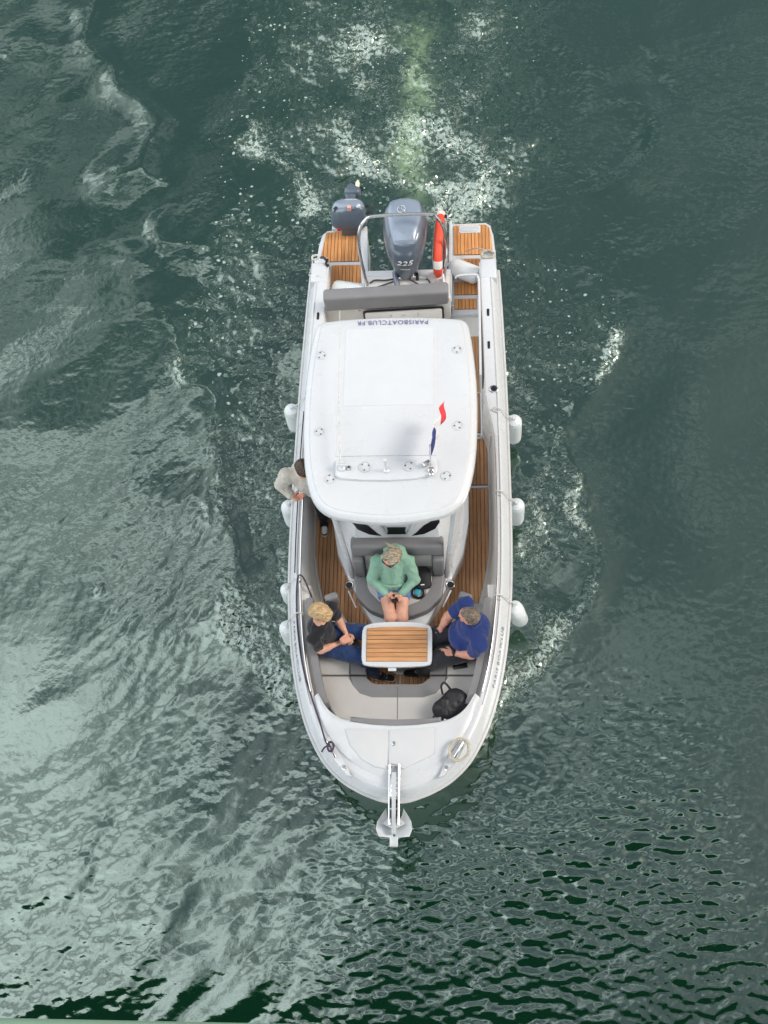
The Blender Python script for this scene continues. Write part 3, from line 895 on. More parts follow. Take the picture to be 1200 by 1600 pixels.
plank_panel('platform_deck', [(0.64, 6.81), (0.64, 7.12), (0.975, 7.12), (0.975, 6.81)], 0.445, M['teak'], boat, width=0.047, caulk=M['caulk'])
plank_panel('step_deck', [(0.645, 6.55), (0.645, 6.755), (0.955, 6.755), (0.955, 6.55)], 0.445, M['teak'], boat, width=0.047, caulk=M['caulk'])
plank_panel('step_deck', [(0.645, 6.33), (0.645, 6.49), (0.93, 6.49), (0.93, 6.33)], 0.445, M['teak'], boat, width=0.047, caulk=M['caulk'])
lh = prism('ladder_hatch', [(x + 0.855, y + 7.585) for x, y in rrect(0.28, 0.12, 0.02)], 0.44, 0.462, M['gel'], boat, bev=0.006)
prism('ladder_handle', [(x + 0.855, y + 7.585) for x, y in rrect(0.235, 0.075, 0.02)], 0.46, 0.468, M['galv'], lh, bev=0.003)
for sg, y1 in ((-1, 7.06), (1, 7.12)):
    prism('quarter_block', [(sg * 0.99, 6.70), (sg * 1.19, 6.70), (sg * 1.185, y1), (sg * 1.0, y1)], 0.43, 0.64, M['gel'], boat, bev=0.03, seg=3)
    prism('gunwale_cap', [(sg * 0.975, 6.50), (sg * 1.185, 6.50), (sg * 1.18, 6.80), (sg * 0.975, 6.80)], 0.60, 0.885, M['gel'], boat, bev=0.03, seg=3)
    for yy in (5.98, 5.50):
        prism('scupper_slot', [(sg * 1.062 + x, yy + y) for x, y in rrect(0.030, 0.105, 0.008)], 0.80, zg(yy) + 0.0065, M['black'], boat, bev=0.001)
    rodh = lathe('rod_holder', [(0.052, 0), (0.052, 0.012), (0.044, 0.016), (0.036, 0.016)], M['steel'], boat, mtx=Matrix.Translation((sg * 1.11, 4.87, zg(4.87))))
    lathe('rod_holder_bore', [(0.036, 0.0), (0.036, 0.0175)], M['black'], rodh, mtx=Matrix.Translation((sg * 1.11, 4.87, zg(4.87))))
box('transom', (0.05, 6.73, 0.28), (1.10, 0.09, 0.86), M['gel'], boat, bev=0.01)
box('transom_deck', (0.045, 6.50, 0.655), (1.09, 0.44, 0.10), M['liner'], boat, bev=0.02)
prism('motor_well_coaming', [(-0.50, 6.45), (-0.455, 6.45), (-0.50, 7.35), (-0.51, 7.60), (-0.56, 7.64), (-0.60, 7.60), (-0.60, 7.2), (-0.545, 6.45)], 0.43, 0.56, M['gel'], boat, bev=0.022, seg=3)
prism('motor_well_coaming', [(0.56, 6.35), (0.615, 6.35), (0.625, 7.60), (0.605, 7.64), (0.585, 7.60)], 0.43, 0.60, M['gel'], boat, bev=0.012)
tilt = Matrix.Translation((-0.20, 6.155, 0)) @ Matrix.Rotation(R(2.6), 4, 'Z')
bm = bmesh.new(); bmesh.ops.create_cube(bm, size=1); bmesh.ops.scale(bm, vec=(1.55, 0.17, 0.27), verts=bm.verts)
bmesh.ops.bevel(bm, geom=list(bm.edges), offset=0.035, segments=3, profile=0.5, affect='EDGES')
bench = bm_finish('stern_bench_backrest', bm, M['dkv2'], boat, tilt @ Matrix.Translation((0, 0, 1.02)))
box('stern_bulkhead', (-0.20, 6.18, 0.64), (1.60, 0.10, 0.51), M['liner'], boat, rot=(R(-6), 0, R(2.6)), bev=0.02)
hb = tilt @ Matrix.Translation((0.20, -0.075, 0.62)) @ Matrix.Rotation(R(90 - 6), 4, 'X')
gk = prism('locker_gasket', rrect(1.02, 0.40, 0.03), -0.002, 0.012, M['black'], boat, bev=0.002, mtx=hb)
dr = prism('locker_door', rrect(0.97, 0.35, 0.03), 0.011, 0.024, M['liner'], gk, bev=0.004, mtx=hb)
for x in (-0.16, 0.0, 0.18):
    prism('door_catch', [(x + a, 0.10 + b) for a, b in rrect(0.05 if x == 0 else 0.02, 0.02 if x == 0 else 0.05, 0.006)], 0.0235, 0.031, M['steel'], dr, bev=0.002, mtx=hb)
for x in (-0.55, 0.62):
    prism('hook', [(x + a, 0.20 + b) for a, b in rrect(0.03, 0.03, 0.01)], -0.002, 0.015, M['steel'], boat, bev=0.003, mtx=hb)
box('stern_bench_seat', (-0.2, 5.75, 0.42), (1.40, 0.04, 0.05), M['liner'], boat, bev=0.01)
tube('stern_arch', [(-0.47, 6.55, 0.70), (-0.545, 6.80, 1.05), (-0.53, 6.92, 1.34), (-0.44, 6.985, 1.47), (-0.30, 7.02, 1.50), (0.32, 7.03, 1.50), (0.44, 6.99, 1.47), (0.525, 6.92, 1.34), (0.555, 6.80, 1.05), (0.50, 6.50, 0.70)], 0.021, M['steel'], boat, n=10, sm=6)
box('arch_fin', (0.515, 6.48, 0.74), (0.03, 0.28, 0.24), M['gel'], boat, rot=(R(20), 0, R(6)), bev=0.012)
tube('grab_rail', [(0.66, 6.52, 0.86), (0.70, 6.53, 0.90), (0.90, 6.54, 0.90), (0.945, 6.50, 0.90), (0.955, 6.30, 0.90), (0.955, 5.2, 0.90), (0.955, 5.12, 0.84)], 0.015, M['gel'], boat, n=8, sm=5)
box('gate_slot', (0.985, 5.55, 0.72), (0.018, 0.95, 0.30), M['dkv'], boat, bev=0.004)
prism('gate_moulding', [(1.095, 4.30), (1.10, 4.72), (0.985, 4.74), (0.975, 4.60), (1.03, 4.46), (1.055, 4.30)], 0.39, 0.80, M['liner'], boat, bev=0.02)

# bow lounge
lou_out = [(0.985, 2.20), (0.93, 1.72), (0.87, 1.36), (0.82, 1.2), (0.75, 1.02), (0.67, 0.90), (0.47, 0.825), (0, 0.785)]
lou_in = [(0, 1.235), (0.22, 1.235), (0.29, 1.25), (0.34, 1.30), (0.36, 1.42), (0.375, 1.6), (0.51, 1.85), (0.70, 2.20)]
base = lou_out + [(-x, y) for x, y in lou_out[::-1][1:]] + [(-x, y) for x, y in lou_in[::-1]] + lou_in[1:]
lounge = prism('bow_lounge_base', base, 0.385, 0.715, M['liner'], boat, bev=0.01)
cush = {
    'bow_cushion': ([(0.003, 0.795), (0.47, 0.835), (0.655, 0.905), (0.74, 1.025), (0.81, 1.2), (0.858, 1.358), (0.532, 1.358), (0.502, 1.24), (0.42, 1.148), (0.28, 1.103), (0.003, 1.089)], M['ltv'], 0.822),
    'bow_cushion_edge': ([(0.003, 1.094), (0.28, 1.108), (0.417, 1.153), (0.497, 1.243), (0.527, 1.358), (0.345, 1.358), (0.335, 1.305), (0.285, 1.262), (0.22, 1.248), (0.003, 1.248)], M['dkv2'], 0.822),
    'side_cushion': ([(0.532, 1.372), (0.862, 1.372), (0.925, 1.7), (0.975, 2.19), (0.80, 2.19), (0.62, 1.8), (0.532, 1.6)], M['ltv'], 0.822),
    'side_cushion_edge': ([(0.345, 1.372), (0.527, 1.372), (0.527, 1.6), (0.615, 1.8), (0.795, 2.19), (0.70, 2.19), (0.50, 1.85), (0.362, 1.6)], M['dkv2'], 0.822)}
for nm, (poly, mt, z) in cush.items():
    if nm.startswith('bow'):
        prism(nm, poly[1:-1] + [(-x, y) for x, y in poly[::-1][1:-1]], 0.705, z, mt, lounge, bev=0.016, seg=3)
        continue
    for sg in (1, -1):
        prism(nm, poly if sg > 0 else mirror(poly), 0.705, z, mt, lounge, bev=0.016, seg=3)
for sg in (1, -1):
    cl_ = [(0.80, 0.99), (0.845, 1.12), (0.895, 1.30), (0.945, 1.55), (0.99, 1.85), (1.02, 2.19)]
    inn = [(x - 0.075, y + 0.012) for x, y in cl_]
    poly = [(p.x, p.y) for p in cat_rom([(x, y, 0) for x, y in cl_], 4)] + [(p.x, p.y) for p in cat_rom([(x, y, 0) for x, y in inn[::-1]], 4)]
    prism('side_bolster', poly if sg > 0 else mirror(poly), 0.81, 1.035, M['dkv2'], lounge, bev=0.025, seg=3)
    box('armrest_bolster', (sg * 0.74, 2.20, 0.93), (0.15, 0.09, 0.24), M['dkv2'], lounge, rot=(0, 0, R(-20 * sg)), bev=0.03, seg=3)
for sg in (1, -1):
    co_ = [(0.80, 0.99), (0.845, 1.12), (0.895, 1.30), (0.945, 1.55), (0.99, 1.85), (1.02, 2.19), (1.00, 2.36)]
    poly = [(x - 0.02, y) for x, y in co_] + [(oX(y) - gw(y) + 0.012, y) for x, y in co_[::-1]]
    prism('coaming_shelf', poly if sg > 0 else mirror(poly), 0.60, 0.965, M['liner'], lounge, bev=0.008)
prism('seat_seam', [(-0.004, 0.86), (0.004, 0.86), (0.004, 1.24), (-0.004, 1.24)], 0.80, 0.8235, M['dkv'], lounge, bev=0)
fb = [(-0.475, 0.832), (-0.24, 0.806), (0, 0.797), (0.24, 0.806), (0.475, 0.832), (0.475, 0.775), (0.24, 0.745), (0, 0.737), (-0.24, 0.745), (-0.475, 0.775)]
prism('front_bolster', fb, 0.85, 1.15, M['dkv2'], lounge, bev=0.02, seg=3)

# console with forward seat
pod = [(0, 1.97), (0.26, 1.97), (0.31, 2.0), (0.40, 2.17), (0.50, 2.36), (0.605, 2.57), (0.725, 2.84), (0.79, 3.24), (0.80, 4.0), (0, 4.0)]
podf = pod + [(-x, y) for x, y in pod[::-1][1:-1]]
console = prism('console_pod', podf, 0.38, 0.70, M['gel'], boat, bev=0.03, seg=3)
def cring(z, h):
    return [(x, y, z) for x, y in h] + [(-x, y, z) for x, y in h[::-1]]
loft('console_body', [cring(0.68, [(0.50, 2.62), (0.61, 2.665), (0.70, 2.95), (0.745, 3.3), (0.745, 4.0)]),
                      cring(1.00, [(0.50, 2.66), (0.565, 2.71), (0.65, 3.0), (0.70, 3.35), (0.70, 4.0)]),
                      cring(1.33, [(0.47, 2.75), (0.53, 2.83), (0.59, 3.05), (0.65, 3.4), (0.65, 3.95)]),
                      cring(1.38, [(0.46, 2.765), (0.525, 2.85), (0.585, 3.07), (0.64, 3.4), (0.64, 3.94)]),
                      cring(1.74, [(0.42, 2.95), (0.50, 3.02), (0.55, 3.15), (0.58, 3.4), (0.58, 3.6)])], M['gel'], console, ang=28)
def slope(x, s, d=0.004):
    return Vector((x, 2.767 + 0.180 * s - d * 0.89, 1.385 + 0.35 * s + d * 0.45))
def slope_panel(nm, poly, mat):
    V = [slope(x, s, -0.004) for x, s in poly] + [slope(x, s, 0.007) for x, s in poly]
    n = len(poly)
    F = [tuple(range(n))[::-1], tuple(range(n, 2 * n))] + [(i, (i + 1) % n, n + (i + 1) % n, n + i) for i in range(n)]
    return pydata(nm, V, F, mat, console, True)
slope_panel('windscreen_pane', [(-0.105, 0.10), (0.105, 0.10), (0.095, 0.22), (0.105, 0.34), (-0.105, 0.34), (-0.095, 0.22)], M['glass'])
wing = [(0.17, 0.04), (0.30, 0.10), (0.42, 0.28), (0.475, 0.52), (0.47, 0.60), (0.40, 0.58), (0.30, 0.40), (0.22, 0.16)]
slope_panel('windscreen_pane', wing, M['glass'])
slope_panel('windscreen_pane', [(-x, s) for x, s in wing], M['glass'])
box('upper_windscreen', (0, 3.05, 2.00), (0.98, 0.012, 0.55), M['glass'], console, rot=(R(-14), 0, 0), bev=0.003)
box('hardtop_header', (0, 2.86, 2.12), (0.84, 0.05, 0.06), M['gel'], console, bev=0.015)
for sg in (1, -1):
    tube('pillar', [(sg * 0.535, 2.555, 0.69), (sg * 0.565, 2.63, 1.1), (sg * 0.615, 2.74, 1.7), (sg * 0.66, 2.84, 2.30)], [0.034, 0.033, 0.033, 0.036], M['gel'], console, n=10, sm=4)
    tube('brace', [(sg * 0.135, 2.785, 1.43), (sg * 0.25, 2.83, 1.80), (sg * 0.38, 2.88, 2.29)], 0.026, M['gel'], console, n=8)
    lathe('pillar_foot', [(0.06, 0), (0.06, 0.01), (0.04, 0.02)], M['gel'], console, n=14, mtx=Matrix.Translation((sg * 0.535, 2.555, 0.70)))
    ch = lathe('cup_holder', [(0.050, 0), (0.050, 0.010), (0.044, 0.014), (0.040, 0.012)], M['steel'], console, mtx=Matrix.Translation((sg * 0.575, 2.455, 0.700)))
    lathe('cup_recess', [(0.038, 0.0), (0.038, 0.0135)], M['black'], ch, mtx=Matrix.Translation((sg * 0.575, 2.455, 0.700)))
    tube('pod_grab_handle', [(sg * 0.575, 2.37, 0.70), (sg * 0.572, 2.36, 0.735), (sg * 0.50, 2.20, 0.735), (sg * 0.49, 2.19, 0.70)], 0.010, M['gel'], console, n=6, sm=3)
fs_d = [(0.505, 2.62), (0.515, 2.56), (0.485, 2.30), (0.455, 2.245), (0.35, 2.135), (0.30, 2.10), (0.16, 2.045), (0, 2.025)]
fs_l = [(0, 2.140), (0.12, 2.150), (0.235, 2.20), (0.345, 2.315), (0.375, 2.38), (0.385, 2.62)]
dk = fs_d + [(-x, y) for x, y in fs_d[::-1][1:]] + [(-x, y) for x, y in fs_l[::-1]] + fs_l[1:]
seat = prism('console_seat', dk, 0.69, 0.822, M['dkv2'], console, bev=0.022, seg=3)
lt = [(x * 0.985, y + 0.006) for x, y in fs_l]
lt = lt + [(-x, y) for x, y in lt[::-1]][:-1]
prism('console_seat_panel', lt, 0.69, 0.822, M['ltv'], console, bev=0.014, seg=3)
box('seat_backrest_roll', (0, 2.705, 1.27), (1.02, 0.15, 0.22), M['dkv2'], console, rot=(R(-8), 0, 0), bev=0.035, seg=3)
box('seat_backrest_panel', (0, 2.655, 1.0), (0.76, 0.07, 0.38), M['ltv'], console, rot=(R(-8), 0, 0), bev=0.02, seg=3)
for sg in (1, -1):
    box('seat_wing', (sg * 0.445, 2.615, 0.99), (0.125, 0.16, 0.36), M['dkv2'], console, rot=(R(-8), 0, 0), bev=0.025, seg=3)
box('helm_seat', (0, 4.35, 0.85), (0.95, 0.42, 0.14), M['dkv2'], boat, bev=0.04, seg=3)
box('helm_seat_box', (0, 4.38, 0.58), (0.85, 0.38, 0.40), M['gel'], boat, bev=0.03)
box('helm_backrest', (0, 4.56, 1.12), (0.95, 0.12, 0.42), M['dkv2'], boat, bev=0.04, seg=3)
for sx in (-0.66, 0.60):
    tube('rear_pillar', [(sx, 4.45, 0.39), (sx, 4.52, 1.2), (sx, 4.60, 2.30)], 0.032, M['gel'], boat, n=10)

# hardtop
hh = [(0, 4.965), (0.40, 4.955), (0.70, 4.93), (0.80, 4.895), (0.845, 4.80), (0.885, 4.50), (0.912, 4.15), (0.918, 3.80), (0.905, 3.40), (0.868, 3.08), (0.80, 2.82), (0.70, 2.665), (0.56, 2.58), (0.38, 2.54), (0.2, 2.515), (0, 2.505)]
hp = [(x - 0.03, y) for x, y in hh] + [(-x - 0.03, y) for x, y in hh[::-1][1:-1]]
hp = [(p.x, p.y) for p in cat_rom([(x, y, 0) for x, y in hp], 3, True)]
def inset(poly, d):
    n = len(poly); out = []
    sgn = 1 if area2(poly) > 0 else -1
    for i in range(n):
        a = Vector(poly[i - 1]); b = Vector(poly[(i + 1) % n]); t = (b - a).normalized()
        out.append((poly[i][0] - t.y * d * sgn, poly[i][1] + t.x * d * sgn))
    return out
def hscale(poly, s, c=(-0.03, 3.75)):
    return [(c[0] + (x - c[0]) * s, c[1] + (y - c[1]) * s) for x, y in poly]
def crown(x, y):
    return 0.030 * (1 - ((x + 0.03) / 0.95) ** 2) * (1 - ((y - 3.74) / 1.35) ** 2)
hr = []
for d, z in ((0.10, 2.29), (0.012, 2.285), (0.0, 2.30), (0.0, 2.325), (0.010, 2.352), (0.034, 2.374), (0.062, 2.384), (0.070, 2.386), (0.082, 2.398), (0.10, 2.402)):
    hr.append([(x, y, z + crown(x, y)) for x, y in inset(hp, d)])
last = inset(hp, 0.10)
for s in (0.85, 0.65, 0.42, 0.2, 0.02):
    hr.append([(x, y, 2.402 + crown(x, y)) for x, y in hscale(last, s)])
hardtop = loft('hardtop', hr, M['gel'], boat, ang=24)
def hz(x, y):
    return 2.402 + crown(x, y)
prism('instrument_pad', [(-0.575, 3.17), (-0.56, 3.185), (0.455, 3.185), (0.47, 3.165), (0.47, 3.05), (0.43, 3.00), (0.25, 2.96), (0, 2.945), (-0.3, 2.952), (-0.52, 2.972), (-0.575, 3.01)],
      lambda x, y: hz(x, y) - 0.03, lambda x, y: hz(x, y) + 0.032, M['gel'], hardtop, bev=0.014, seg=3)
cp = cat_rom([(-0.575, 3.225, 0), (-0.2, 3.225, 0), (0.1, 3.225, 0), (0.455, 3.225, 0)], 4) + cat_rom([(0.455, 3.24, 0), (0.455, 3.8, 0), (0.455, 4.3, 0), (0.455, 4.80, 0)], 4) + cat_rom([(0.44, 4.815, 0), (0, 4.83, 0), (-0.56, 4.80, 0)], 4) + cat_rom([(-0.575, 4.78, 0), (-0.575, 4.2, 0), (-0.575, 3.7, 0), (-0.575, 3.24, 0)], 4)
def zgrid_panel(nm, x0, x1, y0, y1, dz, mat, par, nx=10, ny=14):
    V, F = [], []
    for j in range(ny + 1):
        for i in range(nx + 1):
            x = x0 + (x1 - x0) * i / nx; y = y0 + (y1 - y0) * j / ny
            V.append((x, y, hz(x, y) + dz))
    W = nx + 1
    for j in range(ny):
        for i in range(nx):
            a = j * W + i
            F.append((a, a + 1, a + W + 1, a + W))
    b = [i for i in range(W)] + [j * W + nx for j in range(1, ny + 1)] + [ny * W + i for i in range(nx - 1, -1, -1)] + [j * W for j in range(ny - 1, 0, -1)]
    o = len(V)
    V += [(V[k][0] + (0.012 if V[k][0] > (x0 + x1) / 2 else -0.012), V[k][1] + (0.006 if V[k][1] > (y0 + y1) / 2 else -0.006), hz(V[k][0], V[k][1]) - 0.004) for k in b]
    for k in range(len(b)):
        F.append((b[k], o + k, o + (k + 1) % len(b), b[(k + 1) % len(b)]))
    return pydata(nm, V, F, mat, par, True, 20)
zgrid_panel('roof_panel', -0.575, 0.455, 3.235, 4.80, 0.007, M['gel'], hardtop)
zgrid_panel('blank_sticker', -0.520, 0.420, 3.82, 4.775, 0.0115, M['sticker'], hardtop)
lettering('lettering', 'PARISBOATCLUB.FR', 0.079, M['ink'], hardtop, lambda u, v, w: Vector((-0.015 - u, 4.862 - v - 0.0, hz(-u, 4.86) + 0.006 + w)), shear=0.0, spacing=1.12)
for x, y, r_ in ((-0.78, 4.46, .056), (-0.76, 3.53, .052), (-0.63, 2.985, .056), (0.68, 4.50, .052), (0.68, 3.58, .056), (0.56, 3.00, .058), (-0.27, 3.095, .062), (0.18, 3.10, .060)):
    zz = hz(x, y) + (0.031 if -0.5 < x < 0.3 else 0.0)
    ap = lathe('access_plate', [(r_, -0.012), (r_, 0.006), (r_ * 0.93, 0.011), (r_ * 0.86, 0.011), (r_ * 0.82, 0.003), (r_ * 0.3, 0.006)], M['gel2'], hardtop, n=24, mtx=Matrix.Translation((x, y, zz)))
    a0 = random.uniform(0, 6)
    for k in range(3):
        a = a0 + k * 2.094
        lathe('screw', [(0.008, 0.0), (0.008, 0.010), (0.005, 0.012)], M['cowl3'], ap, n=8, mtx=Matrix.Translation((x + r_ * 0.62 * math.cos(a), y + r_ * 0.62 * math.sin(a), zz)))
zp = hz(0, 3.08) + 0.03
# whip aerial folded back along the roof, anchor-light stick, horn fittings
ae = tube('whip_aerial', [(-0.515, 3.10, zp + 0.05), (-0.525, 3.25, zp + 0.10), (-0.555, 4.0, zp + 0.14), (-0.575, 4.9, zp + 0.15)], [0.012, 0.010, 0.006, 0.003], M['ropew'], hardtop, n=8, sm=4)
lathe('aerial_base', [(0.035, 0), (0.035, 0.012), (0.018, 0.02), (0.018, 0.05), (0.012, 0.06)], M['galv'], ae, n=14, mtx=Matrix.Translation((-0.505, 3.085, zp)))
tube('aerial_knuckle', [(-0.55, 3.10, zp + 0.055), (-0.47, 3.095, zp + 0.055)], 0.017, M['galv'], ae, n=8)
st = tube('light_stick', [(-0.05, 3.055, zp), (-0.052, 3.06, zp + 0.20)], [0.012, 0.009], M['galv'], hardtop, n=8)
lathe('light_globe', [(0.004, 0), (0.018, 0.006), (0.023, 0.022), (0.018, 0.038), (0.006, 0.046)], M['gel'], st, n=14, mtx=Matrix.Translation((-0.052, 3.06, zp + 0.19)))
lathe('stick_base', [(0.032, 0), (0.032, 0.008), (0.016, 0.018)], M['galv'], st, n=12, mtx=Matrix.Translation((-0.05, 3.055, zp)))
for x, y in ((-0.435, 3.085), (0.335, 3.10)):
    kn = lathe('roof_socket', [(0.026, 0), (0.026, 0.010), (0.018, 0.022), (0.016, 0.022)], M['steel'], hardtop, n=14, mtx=Matrix.Translation((x, y, zp)))
    lathe('socket_cap', [(0.010, 0.0), (0.010, 0.026)], M['black'], kn, n=10, mtx=Matrix.Translation((x, y, zp)))

# name on both bow shoulders
def shoulder(y, f, sg):
    i = min((k for k in range(NO) if outl[k][0] * sg > 0), key=lambda k: abs(outl[k][1] - y))
    j = i + 1 if (outl[i + 1][1] - outl[i][1]) * (y - outl[i][1]) > 0 else i - 1
    t = (y - outl[i][1]) / (outl[j][1] - outl[i][1])
    def pt(d, z0):
        a = off(i, d); b = off(j, d)
        return Vector((a[0] * (1 - t) + b[0] * t, a[1] * (1 - t) + b[1] * t, z0))
    g = zg(y)
    p = pt(0.022, g - 0.155); q = pt(0.082, g - 0.020)
    n_ = Vector((sg * 0.9, 0, 0.42)).normalized()
    return p * (1 - f) + q * f + n_ * 0.004
for word, uc in (('PARIS', -0.235), ('BOAT', 0.025), ('CLUB', 0.245)):
    for sg, yc in ((1, 1.52), (-1, 1.60)):
        lettering('lettering', word, 0.082, M['ink2'], boat, lambda u, v, w, uc=uc, sg=sg, yc=yc: shoulder(yc + sg * (uc + u), 0.50 + v * 7.5, sg), spacing=1.16, ext=0)

# ---------------------------------------------------------------- saloon table
tab = empty('cockpit_table', (0, 1.62, 0.40))
tag(tab, 'teak slatted table with rounded white frame between the three seated people', 'table')
tout = [(p.x, p.y) for p in cat_rom([(-0.375, 1.80, 0), (-0.335, 1.86, 0), (-0.17, 1.885, 0), (0, 1.892, 0), (0.17, 1.885, 0), (0.335, 1.86, 0), (0.375, 1.80, 0), (0.378, 1.63, 0), (0.375, 1.455, 0), (0.335, 1.405, 0), (0.17, 1.39, 0), (0, 1.385, 0), (-0.17, 1.39, 0), (-0.335, 1.405, 0), (-0.375, 1.455, 0), (-0.378, 1.63, 0)], 3, True)]
prism('table_frame', tout, 1.035, 1.075, M['gel'], tab, bev=0.014, seg=3, both=True)
plank_panel('table_top', [(-0.328, 1.445), (0.328, 1.445), (0.330, 1.63), (0.328, 1.818), (0.17, 1.832), (0, 1.836), (-0.17, 1.832), (-0.328, 1.818), (-0.330, 1.63)], 1.077, M['teakx'], tab, width=0.046, axis=1, caulk=M['caulk'])
lathe('pedestal', [(0.13, 0), (0.13, 0.012), (0.04, 0.03), (0.036, 0.60), (0.09, 0.63)], M['steel'], tab, mtx=Matrix.Translation((0, 1.62, 0.402)))
box('table_latch', (-0.05, 1.375, 1.035), (0.09, 0.05, 0.025), M['gel'], tab, bev=0.01)

# ---------------------------------------------------------------- big outboard
def sgnpow(v, p):
    return math.copysign(abs(v) ** p, v)
MZ = [0.66, 0.74, 0.86, 0.98, 1.10, 1.20, 1.28, 1.335, 1.36]
MY = [6.83, 6.85, 6.91, 6.97, 7.02, 7.06, 7.09, 7.12, 7.13]
MA = [0.12, 0.165, 0.215, 0.255, 0.275, 0.272, 0.245, 0.175, 0.06]
MB = [0.19, 0.25, 0.32, 0.38, 0.41, 0.405, 0.36, 0.27, 0.09]
MX = 0.03
def mring(z, grow=0.0, n=40):
    yc = np.interp(z, MZ, MY); a = np.interp(z, MZ, MA) + grow; b = np.interp(z, MZ, MB) + grow
    out = []
    for k in range(n):
        t = 2 * math.pi * k / n
        x = a * sgnpow(math.cos(t), 2 / 2.7); y = b * sgnpow(math.sin(t), 2 / 2.5)
        x *= 1 + 0.16 * y / b
        out.append((MX + x, yc + y, z))
    return out
def mtop(x, y):
    """height of the cowl surface above (x, y)"""
    for z in np.arange(1.36, 0.66, -0.004):
        yc = np.interp(z, MZ, MY); a = np.interp(z, MZ, MA); b = np.interp(z, MZ, MB)
        v = (y - yc) / b
        u = (x - MX) / (a * (1 + 0.16 * v))
        if abs(u) ** 2.7 + abs(v) ** 2.5 <= 1:
            return float(z)
    return 0.66
def mfront(x, z):
    yc = np.interp(z, MZ, MY); a = np.interp(z, MZ, MA) * 0.9; b = np.interp(z, MZ, MB)
    u = min(0.98, abs((x - MX) / a))
    return float(yc - b * (1 - u ** 2.7) ** (1 / 2.5))
om = empty('outboard_motor', (MX, 6.85, 0.0))
tag(om, 'large blue grey outboard motor marked 225 in the middle of the stern', 'outboard motor')
zs = list(np.interp(np.linspace(0, 8, 25), range(9), MZ))
loft('cowling', [mring(z) for z in zs], M['cowl'], om, ang=60)
# lighter raised panel on top
tp = [(-0.105, 6.745), (0.105, 6.745), (0.145, 6.80), (0.190, 6.98), (0.215, 7.15), (0.205, 7.32), (0.15, 7.42), (-0.15, 7.42), (-0.205, 7.32), (-0.215, 7.15), (-0.190, 6.98), (-0.145, 6.80)]
def rings_panel(nm, poly, dz, mat, par, surf, steps=(1.0, 0.97, 0.85, 0.65, 0.45, 0.25, 0.05)):
    poly = [(p.x, p.y) for p in cat_rom([(x, y, 0) for x, y in poly], 3, True)]
    cx = sum(p[0] for p in poly) / len(poly); cy = sum(p[1] for p in poly) / len(poly)
    rr = []
    for i, s in enumerate(steps):
        rr.append([(cx + (x - cx) * s, cy + (y - cy) * s, surf(cx + (x - cx) * s, cy + (y - cy) * s) + (-0.02 if i == 0 else dz)) for x, y in poly])
    return loft(nm, rr, mat, par, cap0=False, ang=60)
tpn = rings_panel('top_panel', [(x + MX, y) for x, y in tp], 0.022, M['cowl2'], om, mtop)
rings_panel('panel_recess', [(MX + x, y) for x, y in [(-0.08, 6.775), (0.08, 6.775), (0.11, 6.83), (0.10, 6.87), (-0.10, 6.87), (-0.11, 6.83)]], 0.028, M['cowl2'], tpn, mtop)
em = [(MX - 0.035 + 0.05 * math.cos(a), 7.21 + 0.058 * math.sin(a)) for a in np.linspace(0, 2 * math.pi, 24, endpoint=False)]
tube('emblem', [(x, y, mtop(x, y) + 0.026) for x, y in em], 0.0045, M['steel'], tpn, n=6, closed=True)
for a in (90, 210, 330):
    x1, y1 = MX - 0.035 + 0.047 * math.cos(R(a)), 7.21 + 0.054 * math.sin(R(a))
    tube('emblem_spoke', [(MX - 0.035, 7.21, mtop(MX - 0.035, 7.21) + 0.026), (x1, y1, mtop(x1, y1) + 0.026)], 0.003, M['steel'], tpn, n=5)
lettering('lettering', '225', 0.088, M['inkw'], om, lambda u, v, w: Vector((MX - 0.005 + u * 1.5, mfront(MX + u * 1.5, 1.075 + v * 1.1) - 0.006 - w, 1.075 + v * 1.1)), shear=0.25, spacing=1.05)
lettering('maker_lettering', 'YAMAHA', 0.030, M['inkw'], om, lambda u, v, w: Vector((MX + u, mfront(MX + u, 0.975 + v * 1.2) - 0.006 - w, 0.975 + v * 1.2)), spacing=1.0)
box('mid_section', (MX, 6.92, 0.28), (0.17, 0.30, 0.86), M['cowl3'], om, bev=0.05, seg=3)
box('clamp_bracket', (MX, 6.70, 0.60), (0.30, 0.14, 0.24), M['black'], om, bev=0.02)
box('steering_ram', (MX, 6.63, 0.745), (0.30, 0.045, 0.045), M['steel'], om, bev=0.012)
for sx in (-0.14, 0.14):
    box('ram_bracket', (MX + sx, 6.645, 0.73), (0.04, 0.08, 0.08), M['black'], om, bev=0.01)
tube('rigging_hose', [(MX - 0.14, 6.68, 0.80), (MX - 0.135, 6.60, 0.79), (MX - 0.11, 6.50, 0.76), (MX - 0.08, 6.36, 0.70)], 0.036, M['cowl'], om, n=10, sm=4)
tube('control_cable', [(MX - 0.06, 6.64, 0.74), (MX - 0.25, 6.60, 0.74), (MX - 0.40, 6.61, 0.73), (MX - 0.47, 6.58, 0.71)], 0.011, M['black'], om, n=6, sm=5)
tube('control_cable', [(MX - 0.10, 6.60, 0.74), (MX - 0.30, 6.53, 0.73), (MX - 0.47, 6.49, 0.71)], 0.009, M['black'], om, n=6, sm=5)
tube('control_cable', [(MX + 0.02, 6.62, 0.74), (MX + 0.16, 6.53, 0.73), (MX + 0.26, 6.48, 0.715)], 0.011, M['black'], om, n=6, sm=5)
tube('control_cable', [(MX + 0.16, 6.62, 0.74), (MX + 0.28, 6.60, 0.73), (MX + 0.33, 6.46, 0.715)], 0.009, M['black'], om, n=6, sm=5)
box('cylinder_end', (MX + 0.21, 6.63, 0.745), (0.10, 0.05, 0.05), M['galv'], om, bev=0.012)

